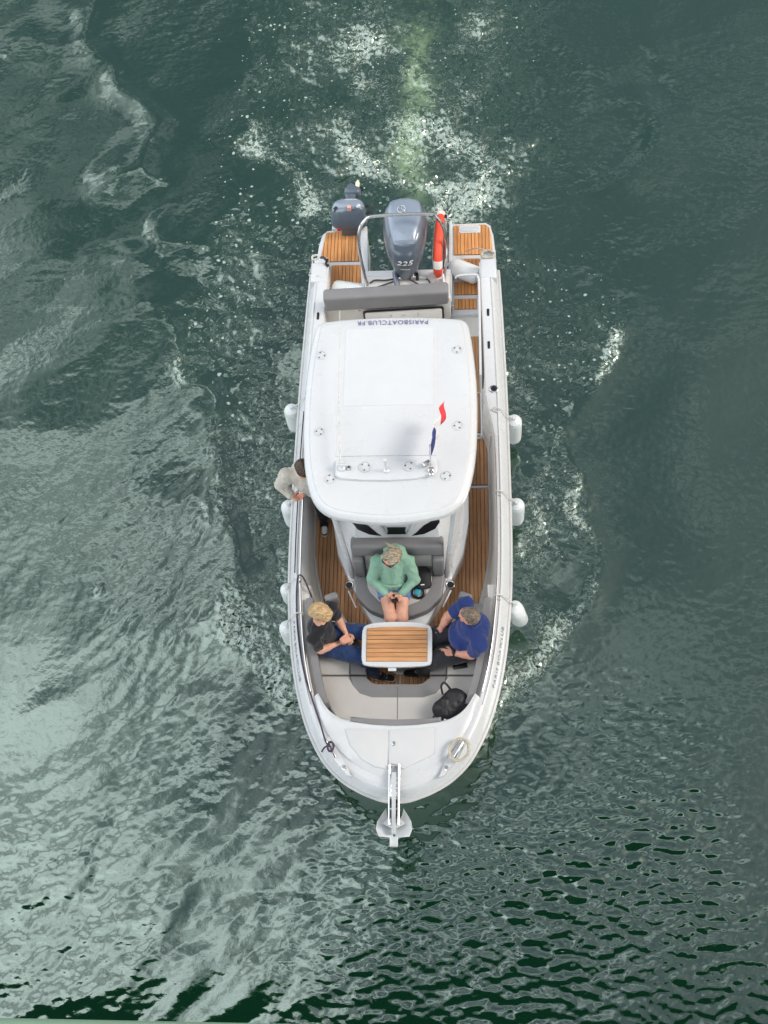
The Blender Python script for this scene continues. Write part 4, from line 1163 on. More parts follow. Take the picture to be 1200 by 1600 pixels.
# ---------------------------------------------------------------- small auxiliary outboard, tilted up
def sellip(nm, c, r_, p, mat, par, rot=(0, 0, 0), nu=20, nv=12, taper=0.0):
    rm = Euler(rot).to_matrix()
    rr = []
    for j in range(nv + 1):
        ph = -math.pi / 2 + math.pi * (j + 0.02) / (nv + 0.04)
        rr.append([])
        for k in range(nu):
            th = 2 * math.pi * k / nu
            v = Vector((r_[0] * sgnpow(math.cos(ph), 2 / p) * sgnpow(math.cos(th), 2 / p), r_[1] * sgnpow(math.cos(ph), 2 / p) * sgnpow(math.sin(th), 2 / p), r_[2] * sgnpow(math.sin(ph), 2 / p)))
            v.x *= 1 - taper * v.z / r_[2]
            v.y *= 1 - taper * v.z / r_[2]
            rr[-1].append(tuple(Vector(c) + rm @ v))
    return loft(nm, rr, mat, par, ang=60)
sm_ = empty('auxiliary_outboard', (-0.73, 7.5, 0.3))
tag(sm_, 'small dark blue grey outboard motor tilted up behind the left swim platform', 'outboard motor')
cw = sellip('cowling', (-0.735, 7.655, 0.74), (0.238, 0.120, 0.19), 3.6, M['cowl3'], sm_, rot=(R(-14), 0, 0), taper=0.10)
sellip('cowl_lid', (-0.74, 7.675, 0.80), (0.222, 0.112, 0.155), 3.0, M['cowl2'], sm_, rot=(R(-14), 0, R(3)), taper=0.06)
lettering('maker_lettering', 'YAMAHA', 0.036, M['inkw'], sm_, lambda u, v, w: Vector((-0.70 + u, 7.735 + v, 0.945 - 0.25 * v + w)), spacing=1.1)
prism('warning_label', [(x - 0.715, y + 7.61) for x, y in rrect(0.05, 0.05, 0.008)], 0.90, 0.962, node_mat('red_white_label', (0.70, 0.35, 0.30), 0.5), sm_, bev=0.002)
lathe('fuel_cap', [(0.022, 0), (0.022, 0.012), (0.012, 0.016)], M['galv'], sm_, n=12, mtx=Matrix.Translation((-0.60, 7.615, 0.945)))
tube('pull_cord_handle', [(-0.92, 7.63, 0.90), (-0.89, 7.625, 0.94), (-0.885, 7.60, 0.94), (-0.915, 7.585, 0.90)], 0.011, M['black'], sm_, n=6, sm=3)
tube('carry_handle', [(-0.53, 7.74, 0.80), (-0.465, 7.73, 0.80), (-0.455, 7.66, 0.80), (-0.50, 7.62, 0.79)], 0.016, M['black'], sm_, n=8, sm=4)
loft('leg', [[(-0.74 + x * w, y0 + y * 0.2, z0 + y * 0.35) for x, y in rrect(0.16, 0.16, 0.05)] for w, y0, z0 in ((1.0, 7.74, 0.68), (0.72, 7.86, 0.66), (0.62, 7.98, 0.63), (0.9, 8.06, 0.62))], M['cowl3'], sm_)
sellip('gearcase', (-0.715, 8.14, 0.60), (0.115, 0.075, 0.075), 2.8, M['cowl3'], sm_, rot=(R(-10), 0, R(-4)))
prism('cavitation_plate', [(x - 0.69, y + 8.195) for x, y in rrect(0.24, 0.06, 0.025)], 0.585, 0.605, M['black'], sm_, bev=0.004)
prism('skeg', [(-0.80, 8.20), (-0.69, 8.20), (-0.70, 8.27), (-0.745, 8.30), (-0.80, 8.26)], 0.575, 0.60, M['cowl3'], sm_, bev=0.006)
prism('propeller_blade', [(-0.685, 8.20), (-0.63, 8.20), (-0.622, 8.29), (-0.65, 8.35), (-0.68, 8.30)], 0.59, 0.612, node_mat('cream_propeller', (0.72, 0.66, 0.54), 0.4, var=0.08), sm_, bev=0.006)
box('mount_bracket', (-0.72, 7.575, 0.53), (0.26, 0.08, 0.20), M['cowl3'], sm_, bev=0.015)
box('mount_pad', (-0.76, 7.655, 0.43), (0.46, 0.06, 0.12), M['gel'], sm_, bev=0.012)
box('tail_light', (-0.875, 7.52, 0.62), (0.05, 0.04, 0.05), node_mat('red_lens', (0.45, 0.01, 0.02), 0.25), sm_, bev=0.01)

# ---------------------------------------------------------------- horseshoe lifebuoy
lb = [(0.442, 6.70, 0.72), (0.440, 6.64, 0.86), (0.444, 6.72, 1.02), (0.455, 6.92, 1.11), (0.47, 7.15, 1.12), (0.482, 7.36, 1.05), (0.49, 7.46, 0.92), (0.488, 7.44, 0.78), (0.484, 7.34, 0.70)]
lp = cat_rom(lb, 6)
buoy = tube('lifebuoy', lp, 0.056, M['red'], None, n=12, flat=1.0)
tag(buoy, 'orange red horseshoe lifebuoy with white bands hung on the stern rail', 'lifebuoy')
for a, b in ((8, 11), (28, 31)):
    tube('reflective_band', lp[a:b + 1], 0.0585, M['band'], buoy, n=12)
tube('grab_line', [(0.385, 6.68, 0.80), (0.375, 6.75, 0.95), (0.385, 6.95, 1.03), (0.40, 7.2, 1.02), (0.425, 7.42, 0.9)], 0.006, M['rope'], buoy, n=5, sm=4)
tube('grab_line', [(0.40, 6.62, 0.82), (0.395, 6.56, 0.76), (0.43, 6.53, 0.73), (0.46, 6.55, 0.74)], 0.006, M['rope'], buoy, n=5, sm=4)
box('buoy_holder', (0.535, 7.28, 0.95), (0.035, 0.05, 0.30), M['gel'], buoy, bev=0.01)
box('holder_clip', (0.535, 7.30, 1.08), (0.055, 0.07, 0.05), M['black'], buoy, bev=0.015)

# ---------------------------------------------------------------- fenders
def fender(a, b, r_, label, group, rope=None, bend=0.0):
    """capsule-shaped PVC fender between a and b with moulded eyes"""
    a = Vector(a); b = Vector(b); L_ = (b - a).length
    prof = [(0.020, -0.045), (0.024, -0.01), (0.05 * r_ / 0.1, 0.0), (0.082 * r_ / 0.1, 0.018), (0.097 * r_ / 0.1, 0.05), (r_, 0.09), (r_, L_ - 0.09), (0.097 * r_ / 0.1, L_ - 0.05), (0.082 * r_ / 0.1, L_ - 0.018), (0.05 * r_ / 0.1, L_), (0.024, L_ + 0.01), (0.020, L_ + 0.045)]
    q = (b - a).to_track_quat('Z', 'Y').to_matrix().to_4x4()
    o = lathe('fender', prof, M['pvc'], None, n=24, mtx=Matrix.Translation(a) @ q)
    if bend:
        for v in o.data.vertices:
            t = (v.co.z - min(a.z, b.z)) / L_
            v.co.x += bend * math.sin(math.pi * t * 1.4); v.co.y -= 0.06 * math.sin(math.pi * t)
    tag(o, label, 'fender', group)
    if rope:
        tube('lanyard', rope, 0.0065, M['ropew'], o, n=6, sm=5)
    return o
GF = 'white fenders hung along the hull'
def hang(sg, y, x, ztop, L_, label, bend=0.0, r_=0.095):
    g = zg(y); o = oX(y)
    fender((sg * x, y, ztop - L_), (sg * (x - 0.01), y, ztop), r_, label, GF,
           [(sg * (x - 0.01), y, ztop + 0.02), (sg * (o + 0.005), y + 0.02, g - 0.12), (sg * (o - 0.07), y + 0.03, g + 0.005), (sg * (o - 0.15), y + 0.03, g + 0.045), (sg * (o - 0.165), y + 0.01, g + 0.01), (sg * (o - 0.10), y - 0.02, g + 0.012)], bend)
hang(1, 4.56, 1.362, 0.72, 0.52, 'white fender on the right side level with the roof flag')
hang(1, 3.46, 1.362, 0.70, 0.50, 'white fender on the right side below the roof front corner')
hang(1, 2.18, 1.335, 0.76, 0.44, 'dented white fender on the right side beside the man in the navy shirt', bend=0.035)
hang(-1, 4.76, 1.372, 0.72, 0.50, 'white fender on the left side level with the roof')
hang(-1, 3.46, 1.34, 0.72, 0.52, 'white fender on the left side beneath the person in the beige shirt')
hang(-1, 2.40, 1.295, 0.78, 0.40, 'white fender on the left side just behind the blond person', r_=0.08)
hang(-1, 1.98, 1.288, 0.66, 0.50, 'foremost white fender on the left side beside the blond person')
fender((0.60, 6.92, 0.58), (0.965, 6.72, 0.60), 0.118, 'fat white fender lying across the right swim platform steps', 'fenders lying at the stern')
fender((-0.935, 6.605, 0.575), (-0.50, 6.52, 0.575), 0.118, 'white fender tucked behind the stern bench on the left', 'fenders lying at the stern')

# ---------------------------------------------------------------- ropes
r1 = tube('mooring_line', [(-0.665, 0.50, 1.185), (-0.72, 0.56, 1.15), (-0.80, 0.78, 1.095), (-0.90, 1.05, 1.075), (-1.015, 1.40, 1.058), (-1.09, 1.80, 1.038), (-1.125, 2.15, 1.02), (-1.128, 2.36, 1.03), (-1.10, 2.43, 1.10), (-1.05, 2.40, 1.10), (-0.985, 2.27, 0.98), (-0.955, 2.20, 0.90)], 0.0095, M['roped'], None, n=6, sm=6)
tag(r1, 'dark purple mooring line running along the left gunwale from the bow cleat', 'rope')
kn = [(-0.665 + 0.035 * math.cos(a) * (1 - 0.02 * a), 0.50 + 0.05 * math.sin(a), 1.175 + 0.004 * a) for a in np.linspace(0, 12, 30)]
tube('cleat_hitch', kn, 0.010, M['roped'], r1, n=6)
tube('rope_end', [(-0.70, 0.52, 1.16), (-0.74, 0.50, 1.13), (-0.765, 0.46, 1.12)], 0.009, M['roped'], r1, n=6, sm=3)
r2 = tube('gunwale_line', [(-1.165 , 2.50, 1.0), (-1.175, 2.9, 0.985), (-1.18, 3.4, 0.966), (-1.18, 4.0, 0.95), (-1.17, 4.6, 0.93)], 0.0075, M['roped'], None, n=6, sm=4)
tag(r2, 'thin purple line lying on the left gunwale beside the side deck', 'rope')
def coil(name, c, rx, ry, turns, r_, mat, rotz, label, tail=None, jit=0.008, flatz=0.006):
    pts = []
    n = int(turns * 20)
    rr = random.Random(3)
    for k in range(n + 1):
        a = 2 * math.pi * k / 20
        f = 0.86 + 0.22 * ((k * 0.37 / 20) % 1)
        x = rx * f * math.cos(a) + rr.uniform(-jit, jit) * 0.4; y = ry * f * math.sin(a) + rr.uniform(-jit, jit) * 0.4
        pts.append((c[0] + x * math.cos(rotz) - y * math.sin(rotz), c[1] + x * math.sin(rotz) + y * math.cos(rotz), c[2] + flatz * k / 20 + rr.uniform(0, 0.004)))
    if tail: pts += tail
    o = tube(name, pts, r_, mat, None, n=6)
    tag(o, label, 'rope')
    return o
coil('rope_coil', (0.665, 0.475, 1.168), 0.098, 0.122, 5, 0.0085, M['rope'], R(-28), 'coil of beige rope hung on the right bow cleat')
coil('rope_coil', (1.08, 7.00, 0.655), 0.085, 0.065, 5, 0.0095, M['rope'], 0.2, 'small beige rope coil on the right stern corner', tail=[(1.02, 7.10, 0.66), (0.93, 7.16, 0.62), (0.80, 7.20, 0.50)], flatz=0.009)
k3 = coil('stern_rope', (-1.13, 6.86, 0.895), 0.045, 0.035, 2.5, 0.009, M['ropew'], 0.5, 'white rope tied round the left stern corner', tail=[(-1.17, 6.80, 0.86), (-1.21, 6.74, 0.75), (-1.215, 6.66, 0.80), (-1.08, 6.58, 0.90)])
tube('dark_knot', [(-1.06, 6.86, 0.90), (-1.02, 6.84, 0.92), (-0.985, 6.80, 0.92), (-0.97, 6.82, 0.91), (-0.99, 6.76, 0.90), (-0.955, 6.74, 0.88)], 0.017, M['black'], k3, n=6, sm=3)

# ---------------------------------------------------------------- anchor
anc = empty('anchor', (0, -0.2, 1.0))
tag(anc, 'galvanised anchor with two pointed flukes stowed on the bow roller', 'anchor')
loft('shank', [[(x * 0.020 + dx, y0, z0 + z * 0.032) for x, z in ((-1, -1), (1, -1), (1, 1), (-1, 1))] for dx, y0, z0 in ((-0.004, 0.24, 1.17), (-0.004, 0.0, 1.165), (-0.004, -0.20, 1.13), (-0.004, -0.355, 1.07))], M['galv'], anc)
fl = [(-0.012, -0.385), (-0.155, -0.375), (-0.185, -0.30), (-0.175, -0.225), (-0.135, -0.155), (-0.088, -0.082), (-0.078, -0.16), (-0.045, -0.215), (-0.012, -0.235)]
for sg in (1, -1):
    prism('fluke', [(-0.004 + sg * x, y) for x, y in fl], lambda x, y: 1.005 + 0.35 * abs(x + 0.004) * 0.6 - 0.2 * (y + 0.38), lambda x, y: 1.02 + 0.35 * abs(x + 0.004) * 0.6 - 0.2 * (y + 0.38), M['galv'], anc, bev=0.003, seg=1)
    prism('palm_plate', [(-0.004 + sg * x, y) for x, y in [(0.02, -0.30), (0.115, -0.25), (0.06, -0.20), (0.03, -0.20)]], 1.055, 1.072, M['galv'], anc, bev=0.003, seg=1)
box('crown', (-0.006, -0.425, 1.02), (0.082, 0.10, 0.05), M['galv'], anc, bev=0.006)

# ---------------------------------------------------------------- flag on the roof
fg = empty('ensign', (0.41, 3.06, 2.47))
tag(fg, 'small blue white and red flag streaming from a staff on the hardtop', 'flag')
tube('staff', [(0.405, 3.05, zp), (0.405, 3.08, zp + 0.16), (0.405, 3.12, zp + 0.42)], 0.007, M['steel'], fg, n=6)
lathe('staff_socket', [(0.034, 0), (0.034, 0.01), (0.02, 0.02), (0.015, 0.05)], M['steel'], fg, n=12, mtx=Matrix.Translation((0.405, 3.05, zp)))
box('staff_clamp', (0.36, 3.11, zp + 0.03), (0.09, 0.05, 0.05), M['steel'], fg, rot=(0, 0, R(30)), bev=0.012)
lathe('rod_socket', [(0.02, 0), (0.02, 0.03), (0.012, 0.035)], M['steel'], fg, n=10, mtx=Matrix.Translation((0.405, 2.995, zp)))
def flag_band(nm, u0, u1, mat):
    V, F = [], []
    nu, nv = 10, 8
    for i in range(nu + 1):
        u = u0 + (u1 - u0) * i / nu
        for j in range(nv + 1):
            v = j / nv
            lat = 0.030 * math.sin(u * 9 + v * 2.2) * (0.3 + u) + 0.022 * math.sin(u * 17 - v * 3)
            x = 0.41 + 0.13 * u + 0.8 * lat + 0.05 * (v - 0.5) * math.sin(u * 7 + 0.5)
            y = 3.12 + 0.50 * u + 0.03 * v
            z = zp + 0.15 + 0.27 * v * (1 - 0.45 * u) + 0.06 * u
            V.append((x, y, z))
    for i in range(nu):
        for j in range(nv):
            a = i * (nv + 1) + j
            F.append((a, a + 1, a + nv + 2, a + nv + 1))
    o = pydata(nm, V, F, mat, fg, True, 80)
    md = o.modifiers.new('thick', 'SOLIDIFY'); md.thickness = 0.002
    return o
flag_band('blue_band', 0.0, 0.36, M['flagb']); flag_band('white_band', 0.36, 0.70, M['flagw']); flag_band('red_band', 0.70, 1.0, M['flagr'])

# ---------------------------------------------------------------- small things on the cushions
def slab(name, c, size, r_, th, rz, mat, tilt=0.0):
    mtx = Matrix.Translation(c) @ Matrix.Rotation(rz, 4, 'Z') @ Matrix.Rotation(tilt, 4, 'X')
    return prism(name, rrect(size[0], size[1], r_), -th / 2, th / 2, mat, None, bev=th * 0.3, seg=2, both=True, mtx=mtx), mtx
ph, mtx = slab('mobile_phone', (0.675, 1.475, 0.829), (0.158, 0.076, 0.012, ), 0.012, 0.010, R(9), M['black'])
tag(ph, 'black mobile phone lying on the seat beside the man in the navy shirt', 'phone')
for a, b in ((-0.060, 0.020), (-0.060, -0.005), (-0.042, 0.008)):
    lathe('camera_lens', [(0.008, 0.004), (0.008, 0.007), (0.005, 0.0075)], M['glass'], ph, n=12, mtx=mtx @ Matrix.Translation((a, b, 0)))
hb_, mtx = slab('zip_case', (0.270, 2.47, 0.865), (0.185, 0.235), 0.05, 0.075, R(4), node_mat('black_padded_nylon', (0.012, 0.012, 0.015), 0.6, var=0.15, bump=0.3, bscale=80), R(10))
tag(hb_, 'black zip case with small white mark lying beside the woman in the mint hoodie', 'case')
tube('zip', [mtx @ Vector((x, y, 0.0)) for x, y in rrect(0.168, 0.218, 0.05)], 0.0045, M['black'], hb_, n=5, closed=True)
prism('white_mark', rrect(0.045, 0.012, 0.004), 0.036, 0.0395, M['inkw'], hb_, bev=0.0005, mtx=mtx @ Matrix.Translation((-0.01, -0.075, 0)))
tube('wrist_strap', [mtx @ Vector(p) for p in ((-0.05, 0.10, 0.02), (-0.08, 0.15, 0.03), (-0.085, 0.21, 0.03), (-0.07, 0.24, 0.03))], 0.006, M['black'], hb_, n=6, sm=4)
pc = [(0.222 + 0.055 * math.cos(a) * 1.15, 2.315 + 0.062 * math.sin(a), 0.842 + 0.012 * math.sin(a)) for a in np.linspace(0, 2 * math.pi, 28, endpoint=False)]
pouch = tube('sun_visor', pc, 0.017, M['black'], None, n=8, closed=True)
tag(pouch, 'small black ring shaped visor with turquoise brim beside the zip case', 'visor')
sellip('turquoise_brim', (0.205, 2.325, 0.842), (0.042, 0.048, 0.014), 2.2, node_mat('turquoise_cloth', (0.03, 0.36, 0.48), 0.6, var=0.1), pouch)
# ---------------------------------------------------------------- soft bodies: smooth-union distance fields, meshed with surface nets
def smin(a, b, k):
    h_ = np.clip(0.5 + 0.5 * (b - a) / k, 0, 1)
    return b + (a - b) * h_ - k * h_ * (1 - h_)

def frame(f, up=(0, 0, 1)):
    f = Vector(f).normalized(); u = Vector(up); u = (u - f * u.dot(f)).normalized()
    r_ = f.cross(u)
    return r_, f, u

def cap(a, b, ra, rb=None, k=None):
    return ('c', np.array(a, float), np.array(b, float), ra, rb if rb is not None else ra, k)

def ell(c, rad, axes=None, k=None):
    A = np.eye(3) if axes is None else np.array([list(v) for v in axes], float)
    return ('e', np.array(c, float), np.array(rad, float), A, None, k)

def net(name, prims, h, mat, parent=None, k=0.03, wrinkle=0.0, wl=(0.04, 0.14), seed=1, cut=None):
    lo = np.full(3, 1e9); hi = -lo
    for p in prims:
        if p[0] == 'c':
            m_ = max(p[3], p[4])
            lo = np.minimum(lo, np.minimum(p[1], p[2]) - m_); hi = np.maximum(hi, np.maximum(p[1], p[2]) + m_)
        else:
            m_ = np.abs(p[3].T) @ p[2]
            lo = np.minimum(lo, p[1] - m_); hi = np.maximum(hi, p[1] + m_)
    lo -= 4 * h + 0.02; hi += 4 * h + 0.02
    n = np.ceil((hi - lo) / h).astype(int) + 1
    Fd = np.full(n, 0.25, np.float32)
    ax_ = [lo[i] + h * np.arange(n[i]) for i in range(3)]
    for p in prims:
        kk = p[5] if p[5] is not None else k
        mg = kk + 4 * h + 0.015
        if p[0] == 'c':
            m_ = max(p[3], p[4]); a = np.minimum(p[1], p[2]) - m_ - mg; b = np.maximum(p[1], p[2]) + m_ + mg
        else:
            m_ = np.abs(p[3].T) @ p[2]; a = p[1] - m_ - mg; b = p[1] + m_ + mg
        i0 = np.clip(np.floor((a - lo) / h).astype(int), 0, n - 1); i1 = np.clip(np.ceil((b - lo) / h).astype(int) + 1, 1, n)
        X, Y, Z = np.meshgrid(*[ax_[i][i0[i]:i1[i]] for i in range(3)], indexing='ij')
        if p[0] == 'c':
            d = p[2] - p[1]; L2 = float(d @ d) + 1e-12
            t = np.clip(((X - p[1][0]) * d[0] + (Y - p[1][1]) * d[1] + (Z - p[1][2]) * d[2]) / L2, 0, 1)
            D = np.sqrt((X - p[1][0] - t * d[0]) ** 2 + (Y - p[1][1] - t * d[1]) ** 2 + (Z - p[1][2] - t * d[2]) ** 2) - (p[3] + (p[4] - p[3]) * t)
        else:
            q_ = [p[3][i][0] * (X - p[1][0]) + p[3][i][1] * (Y - p[1][1]) + p[3][i][2] * (Z - p[1][2]) for i in range(3)]
            k0 = np.sqrt(sum((q_[i] / p[2][i]) ** 2 for i in range(3))); k1 = np.sqrt(sum((q_[i] / p[2][i] ** 2) ** 2 for i in range(3))) + 1e-9
            D = k0 * (k0 - 1) / k1
        sl = tuple(slice(i0[i], i1[i]) for i in range(3))
        Fd[sl] = smin(Fd[sl], D.astype(np.float32), kk)
    if wrinkle > 0:
        rg = np.random.default_rng(seed)
        kx, ky, kz = np.meshgrid(*[np.fft.fftfreq(n[i], h) for i in range(3)], indexing='ij')
        kr = np.sqrt(kx ** 2 + ky ** 2 + (kz * 1.8) ** 2) + 1e-9
        am = np.where((kr > 1 / wl[1]) & (kr < 1 / wl[0]), kr ** -1.8, 0)
        w_ = np.real(np.fft.ifftn(np.fft.fftn(rg.standard_normal(n)) * am)); w_ /= w_.std()
        Fd = Fd + wrinkle * (np.abs(w_) - 0.8).astype(np.float32)
    if cut is not None:
        X, Y, Z = np.meshgrid(*ax_, indexing='ij')
        for c in cut:
            Fd = np.maximum(Fd, c(X, Y, Z).astype(np.float32))
    ins = Fd < 0
    V, Q = surface_nets(Fd, ins, lo, h)
    me = bpy.data.meshes.new(name)
    me.vertices.add(len(V)); me.vertices.foreach_set('co', V.astype(np.float32).ravel())
    me.loops.add(Q.size); me.loops.foreach_set('vertex_index', Q.astype(np.int32).ravel())
    me.polygons.add(len(Q)); me.polygons.foreach_set('loop_start', np.arange(0, Q.size, 4, dtype=np.int32))
    me.update(calc_edges=True)
    o = finish(name, me, mat, parent, False)
    me.polygons.foreach_set('use_smooth', np.ones(len(Q), bool))
    return o

def surface_nets(Fd, ins, lo, h):
    c = [n - 1 for n in Fd.shape]
    cnt = np.zeros(c, np.int8)
    sl = lambda d: slice(d, None) if d else slice(None, -1)
    for dx in (0, 1):
        for dy in (0, 1):
            for dz in (0, 1):
                cnt += ins[sl(dx), sl(dy), sl(dz)]
    act = (cnt > 0) & (cnt < 8)
    idx = np.argwhere(act)
    idm = np.full(c, -1, np.int64); idm[act] = np.arange(len(idx))
    acc = np.zeros((len(idx), 3)); num = np.zeros(len(idx))
    cor = [(a, b, d) for a in (0, 1) for b in (0, 1) for d in (0, 1)]
    for i, p in enumerate(cor):
        for q in cor[i + 1:]:
            if sum(abs(p[j] - q[j]) for j in range(3)) != 1:
                continue
            f0 = Fd[idx[:, 0] + p[0], idx[:, 1] + p[1], idx[:, 2] + p[2]]; f1 = Fd[idx[:, 0] + q[0], idx[:, 1] + q[1], idx[:, 2] + q[2]]
            x = (f0 < 0) != (f1 < 0)
            t = np.where(x, f0 / np.where(x, f0 - f1, 1), 0)
            pos = np.array(p)[None] + t[:, None] * (np.array(q) - np.array(p))[None]
            acc += pos * x[:, None]; num += x
    V = lo + h * (idx + acc / num[:, None])
    Q = []
    for a in range(3):
        b, d = (a + 1) % 3, (a + 2) % 3
        s0 = [slice(1, -1)] * 3; s1 = [slice(1, -1)] * 3
        s0[a] = slice(0, -1); s1[a] = slice(1, None)
        i0 = ins[tuple(s0)]; i1 = ins[tuple(s1)]
        for flip in (False, True):
            e = np.argwhere((i0 & ~i1) if not flip else (~i0 & i1))
            if not len(e): continue
            g = e.copy(); g[:, b] += 1; g[:, d] += 1
            def cell(ob, od):
                r_ = g.copy(); r_[:, b] += ob; r_[:, d] += od
                return idm[r_[:, 0], r_[:, 1], r_[:, 2]]
            q4 = np.stack([cell(-1, -1), cell(0, -1), cell(0, 0), cell(-1, 0)], 1)
            Q.append(q4[:, ::-1] if flip else q4)
    Q = np.concatenate(Q); Q = Q[(Q >= 0).all(1)]
    return V, Q

V3 = lambda *a: np.array(a, float)
def nz_(v):
    v = np.array(v, float); return v / np.linalg.norm(v)

def hand_prims(w, d, n_, thumb, curl=0.5, spread=0.012):
    """palm, four unequal fingers with two bends, thumb from the side of the palm"""
    w = np.array(w, float); d = nz_(d); n_ = nz_(np.array(n_, float) - d * (np.array(n_, float) @ d)); s = nz_(np.array(thumb, float) - d * (np.array(thumb, float) @ d))
    P_ = [ell(w + d * 0.05, (0.042, 0.050, 0.017), (s, d, n_), 0.012)]
    for i, (o_, L_) in enumerate(((0.030, 0.072), (0.010, 0.080), (-0.010, 0.075), (-0.029, 0.058))):
        b0 = w + d * 0.086 + s * o_
        c1, c2 = curl * 0.8, curl * 1.9
        sp = s * spread * (1.5 - i)
        d1 = nz_(d * math.cos(c1) + n_ * math.sin(c1) + sp); d2 = nz_(d * math.cos(c2) + n_ * math.sin(c2) + sp)
        m1 = b0 + d1 * L_ * 0.52; m2 = m1 + d2 * L_ * 0.50
        P_ += [cap(b0 - d * 0.02, m1, 0.0095, 0.0088, 0.006), cap(m1, m2, 0.0088, 0.0072, 0.005)]
    t0 = w + d * 0.028 + s * 0.030
    t1 = t0 + nz_(s * 0.8 + d * 0.8 + n_ * 0.25) * 0.036; t2 = t1 + nz_(s * 0.25 + d * 1.0 + n_ * 0.35) * 0.032
    P_ += [cap(t0, t1, 0.0125, 0.0105, 0.010), cap(t1, t2, 0.0105, 0.008, 0.006)]
    return P_

def head_prims(c, f, s=1.0):
    r_, f_, u = frame(f)
    r_, f_, u = np.array(r_), np.array(f_), np.array(u); c = np.array(c, float)
    at = lambda a, b, d: c + (r_ * a + f_ * b + u * d) * s
    A = (r_, f_, u)
    P_ = [ell(at(0, -0.008, 0.018), (0.076 * s, 0.096 * s, 0.094 * s), A), ell(at(0, 0.030, -0.050), (0.058 * s, 0.062 * s, 0.066 * s), A),
          cap(at(0, 0.088, 0.012), at(0, 0.113, -0.028), 0.009 * s, 0.014 * s, 0.012), cap(at(-0.035, 0.084, 0.022), at(0.035, 0.084, 0.022), 0.011 * s, None, 0.015),
          cap(at(-0.018, 0.086, -0.062), at(0.018, 0.086, -0.062), 0.008 * s, None, 0.010), ell(at(0, 0.078, -0.092), (0.024 * s, 0.020 * s, 0.018 * s), A, 0.02)]
    for e in (-1, 1):
        P_.append(ell(at(e * 0.079, -0.008, -0.005), (0.010 * s, 0.020 * s, 0.032 * s), A, 0.008))
        P_.append(ell(at(e * 0.040, 0.068, -0.028), (0.026 * s, 0.024 * s, 0.024 * s), A, 0.02))
    return P_, at, A

SK1 = node_mat('fair_skin', (0.60, 0.325, 0.235), 0.5, spec=0.35, var=0.10, vscale=14, bump=0.08, bscale=160)
SK2 = node_mat('ruddy_skin', (0.60, 0.29, 0.21), 0.5, spec=0.35, var=0.14, vscale=16, bump=0.08, bscale=160)
SK3 = node_mat('tan_skin', (0.42, 0.20, 0.125), 0.5, spec=0.35, var=0.10, vscale=14)
for sk in (SK1, SK2, SK3):
    b = sk.node_tree.nodes['Principled BSDF']
    b.inputs['Subsurface Weight'].default_value = 0.12
    b.inputs['Subsurface Radius'].default_value = (0.012, 0.005, 0.003)
def cloth(name, col, var=0.10, bump=0.35, bs=16, rough=0.85):
    return node_mat(name, col, rough, spec=0.2, var=var, vscale=7, bump=bump, bscale=bs, sheen=0.2)
def hair_mat(name, c1, c2, ax):
    mt = bpy.data.materials.new(name); mt.use_nodes = True
    t = mt.node_tree; L = t.links.new; b = t.nodes['Principled BSDF']
    b.inputs['Roughness'].default_value = 0.42
    tcn = t.nodes.new('ShaderNodeTexCoord'); mpn = t.nodes.new('ShaderNodeMapping')
    mpn.inputs['Scale'].default_value = ax
    L(tcn.outputs['Object'], mpn.inputs[0])
    n = t.nodes.new('ShaderNodeTexNoise'); n.inputs['Scale'].default_value = 1; n.inputs['Detail'].default_value = 5; n.inputs['Distortion'].default_value = 0.6
    L(mpn.outputs[0], n.inputs['Vector'])
    cr_ = t.nodes.new('ShaderNodeValToRGB')
    cr_.color_ramp.elements[0].position = 0.35; cr_.color_ramp.elements[0].color = (*c1, 1)
    cr_.color_ramp.elements[1].position = 0.65; cr_.color_ramp.elements[1].color = (*c2, 1)
    L(n.outputs[0], cr_.inputs[0]); L(cr_.outputs[0], b.inputs['Base Color'])
    bp = t.nodes.new('ShaderNodeBump'); bp.inputs['Strength'].default_value = 0.9; bp.inputs['Distance'].default_value = 0.012
    L(n.outputs[0], bp.inputs['Height']); L(bp.outputs[0], b.inputs['Normal'])
    return mt

def limb(pts, rad, k=None):
    return [cap(pts[i], pts[i + 1], rad[i], rad[i + 1], k) for i in range(len(pts) - 1)]

def eyes(at, parent, s=1.0):
    for e in (-1, 1):
        p = at(e * 0.033, 0.083, 0.002)
        sellip('eye', tuple(p), (0.012, 0.010, 0.010), 2, M['eye'], parent, nu=10, nv=6)
M['eye'] = node_mat('eye', (0.05, 0.04, 0.035), 0.15)

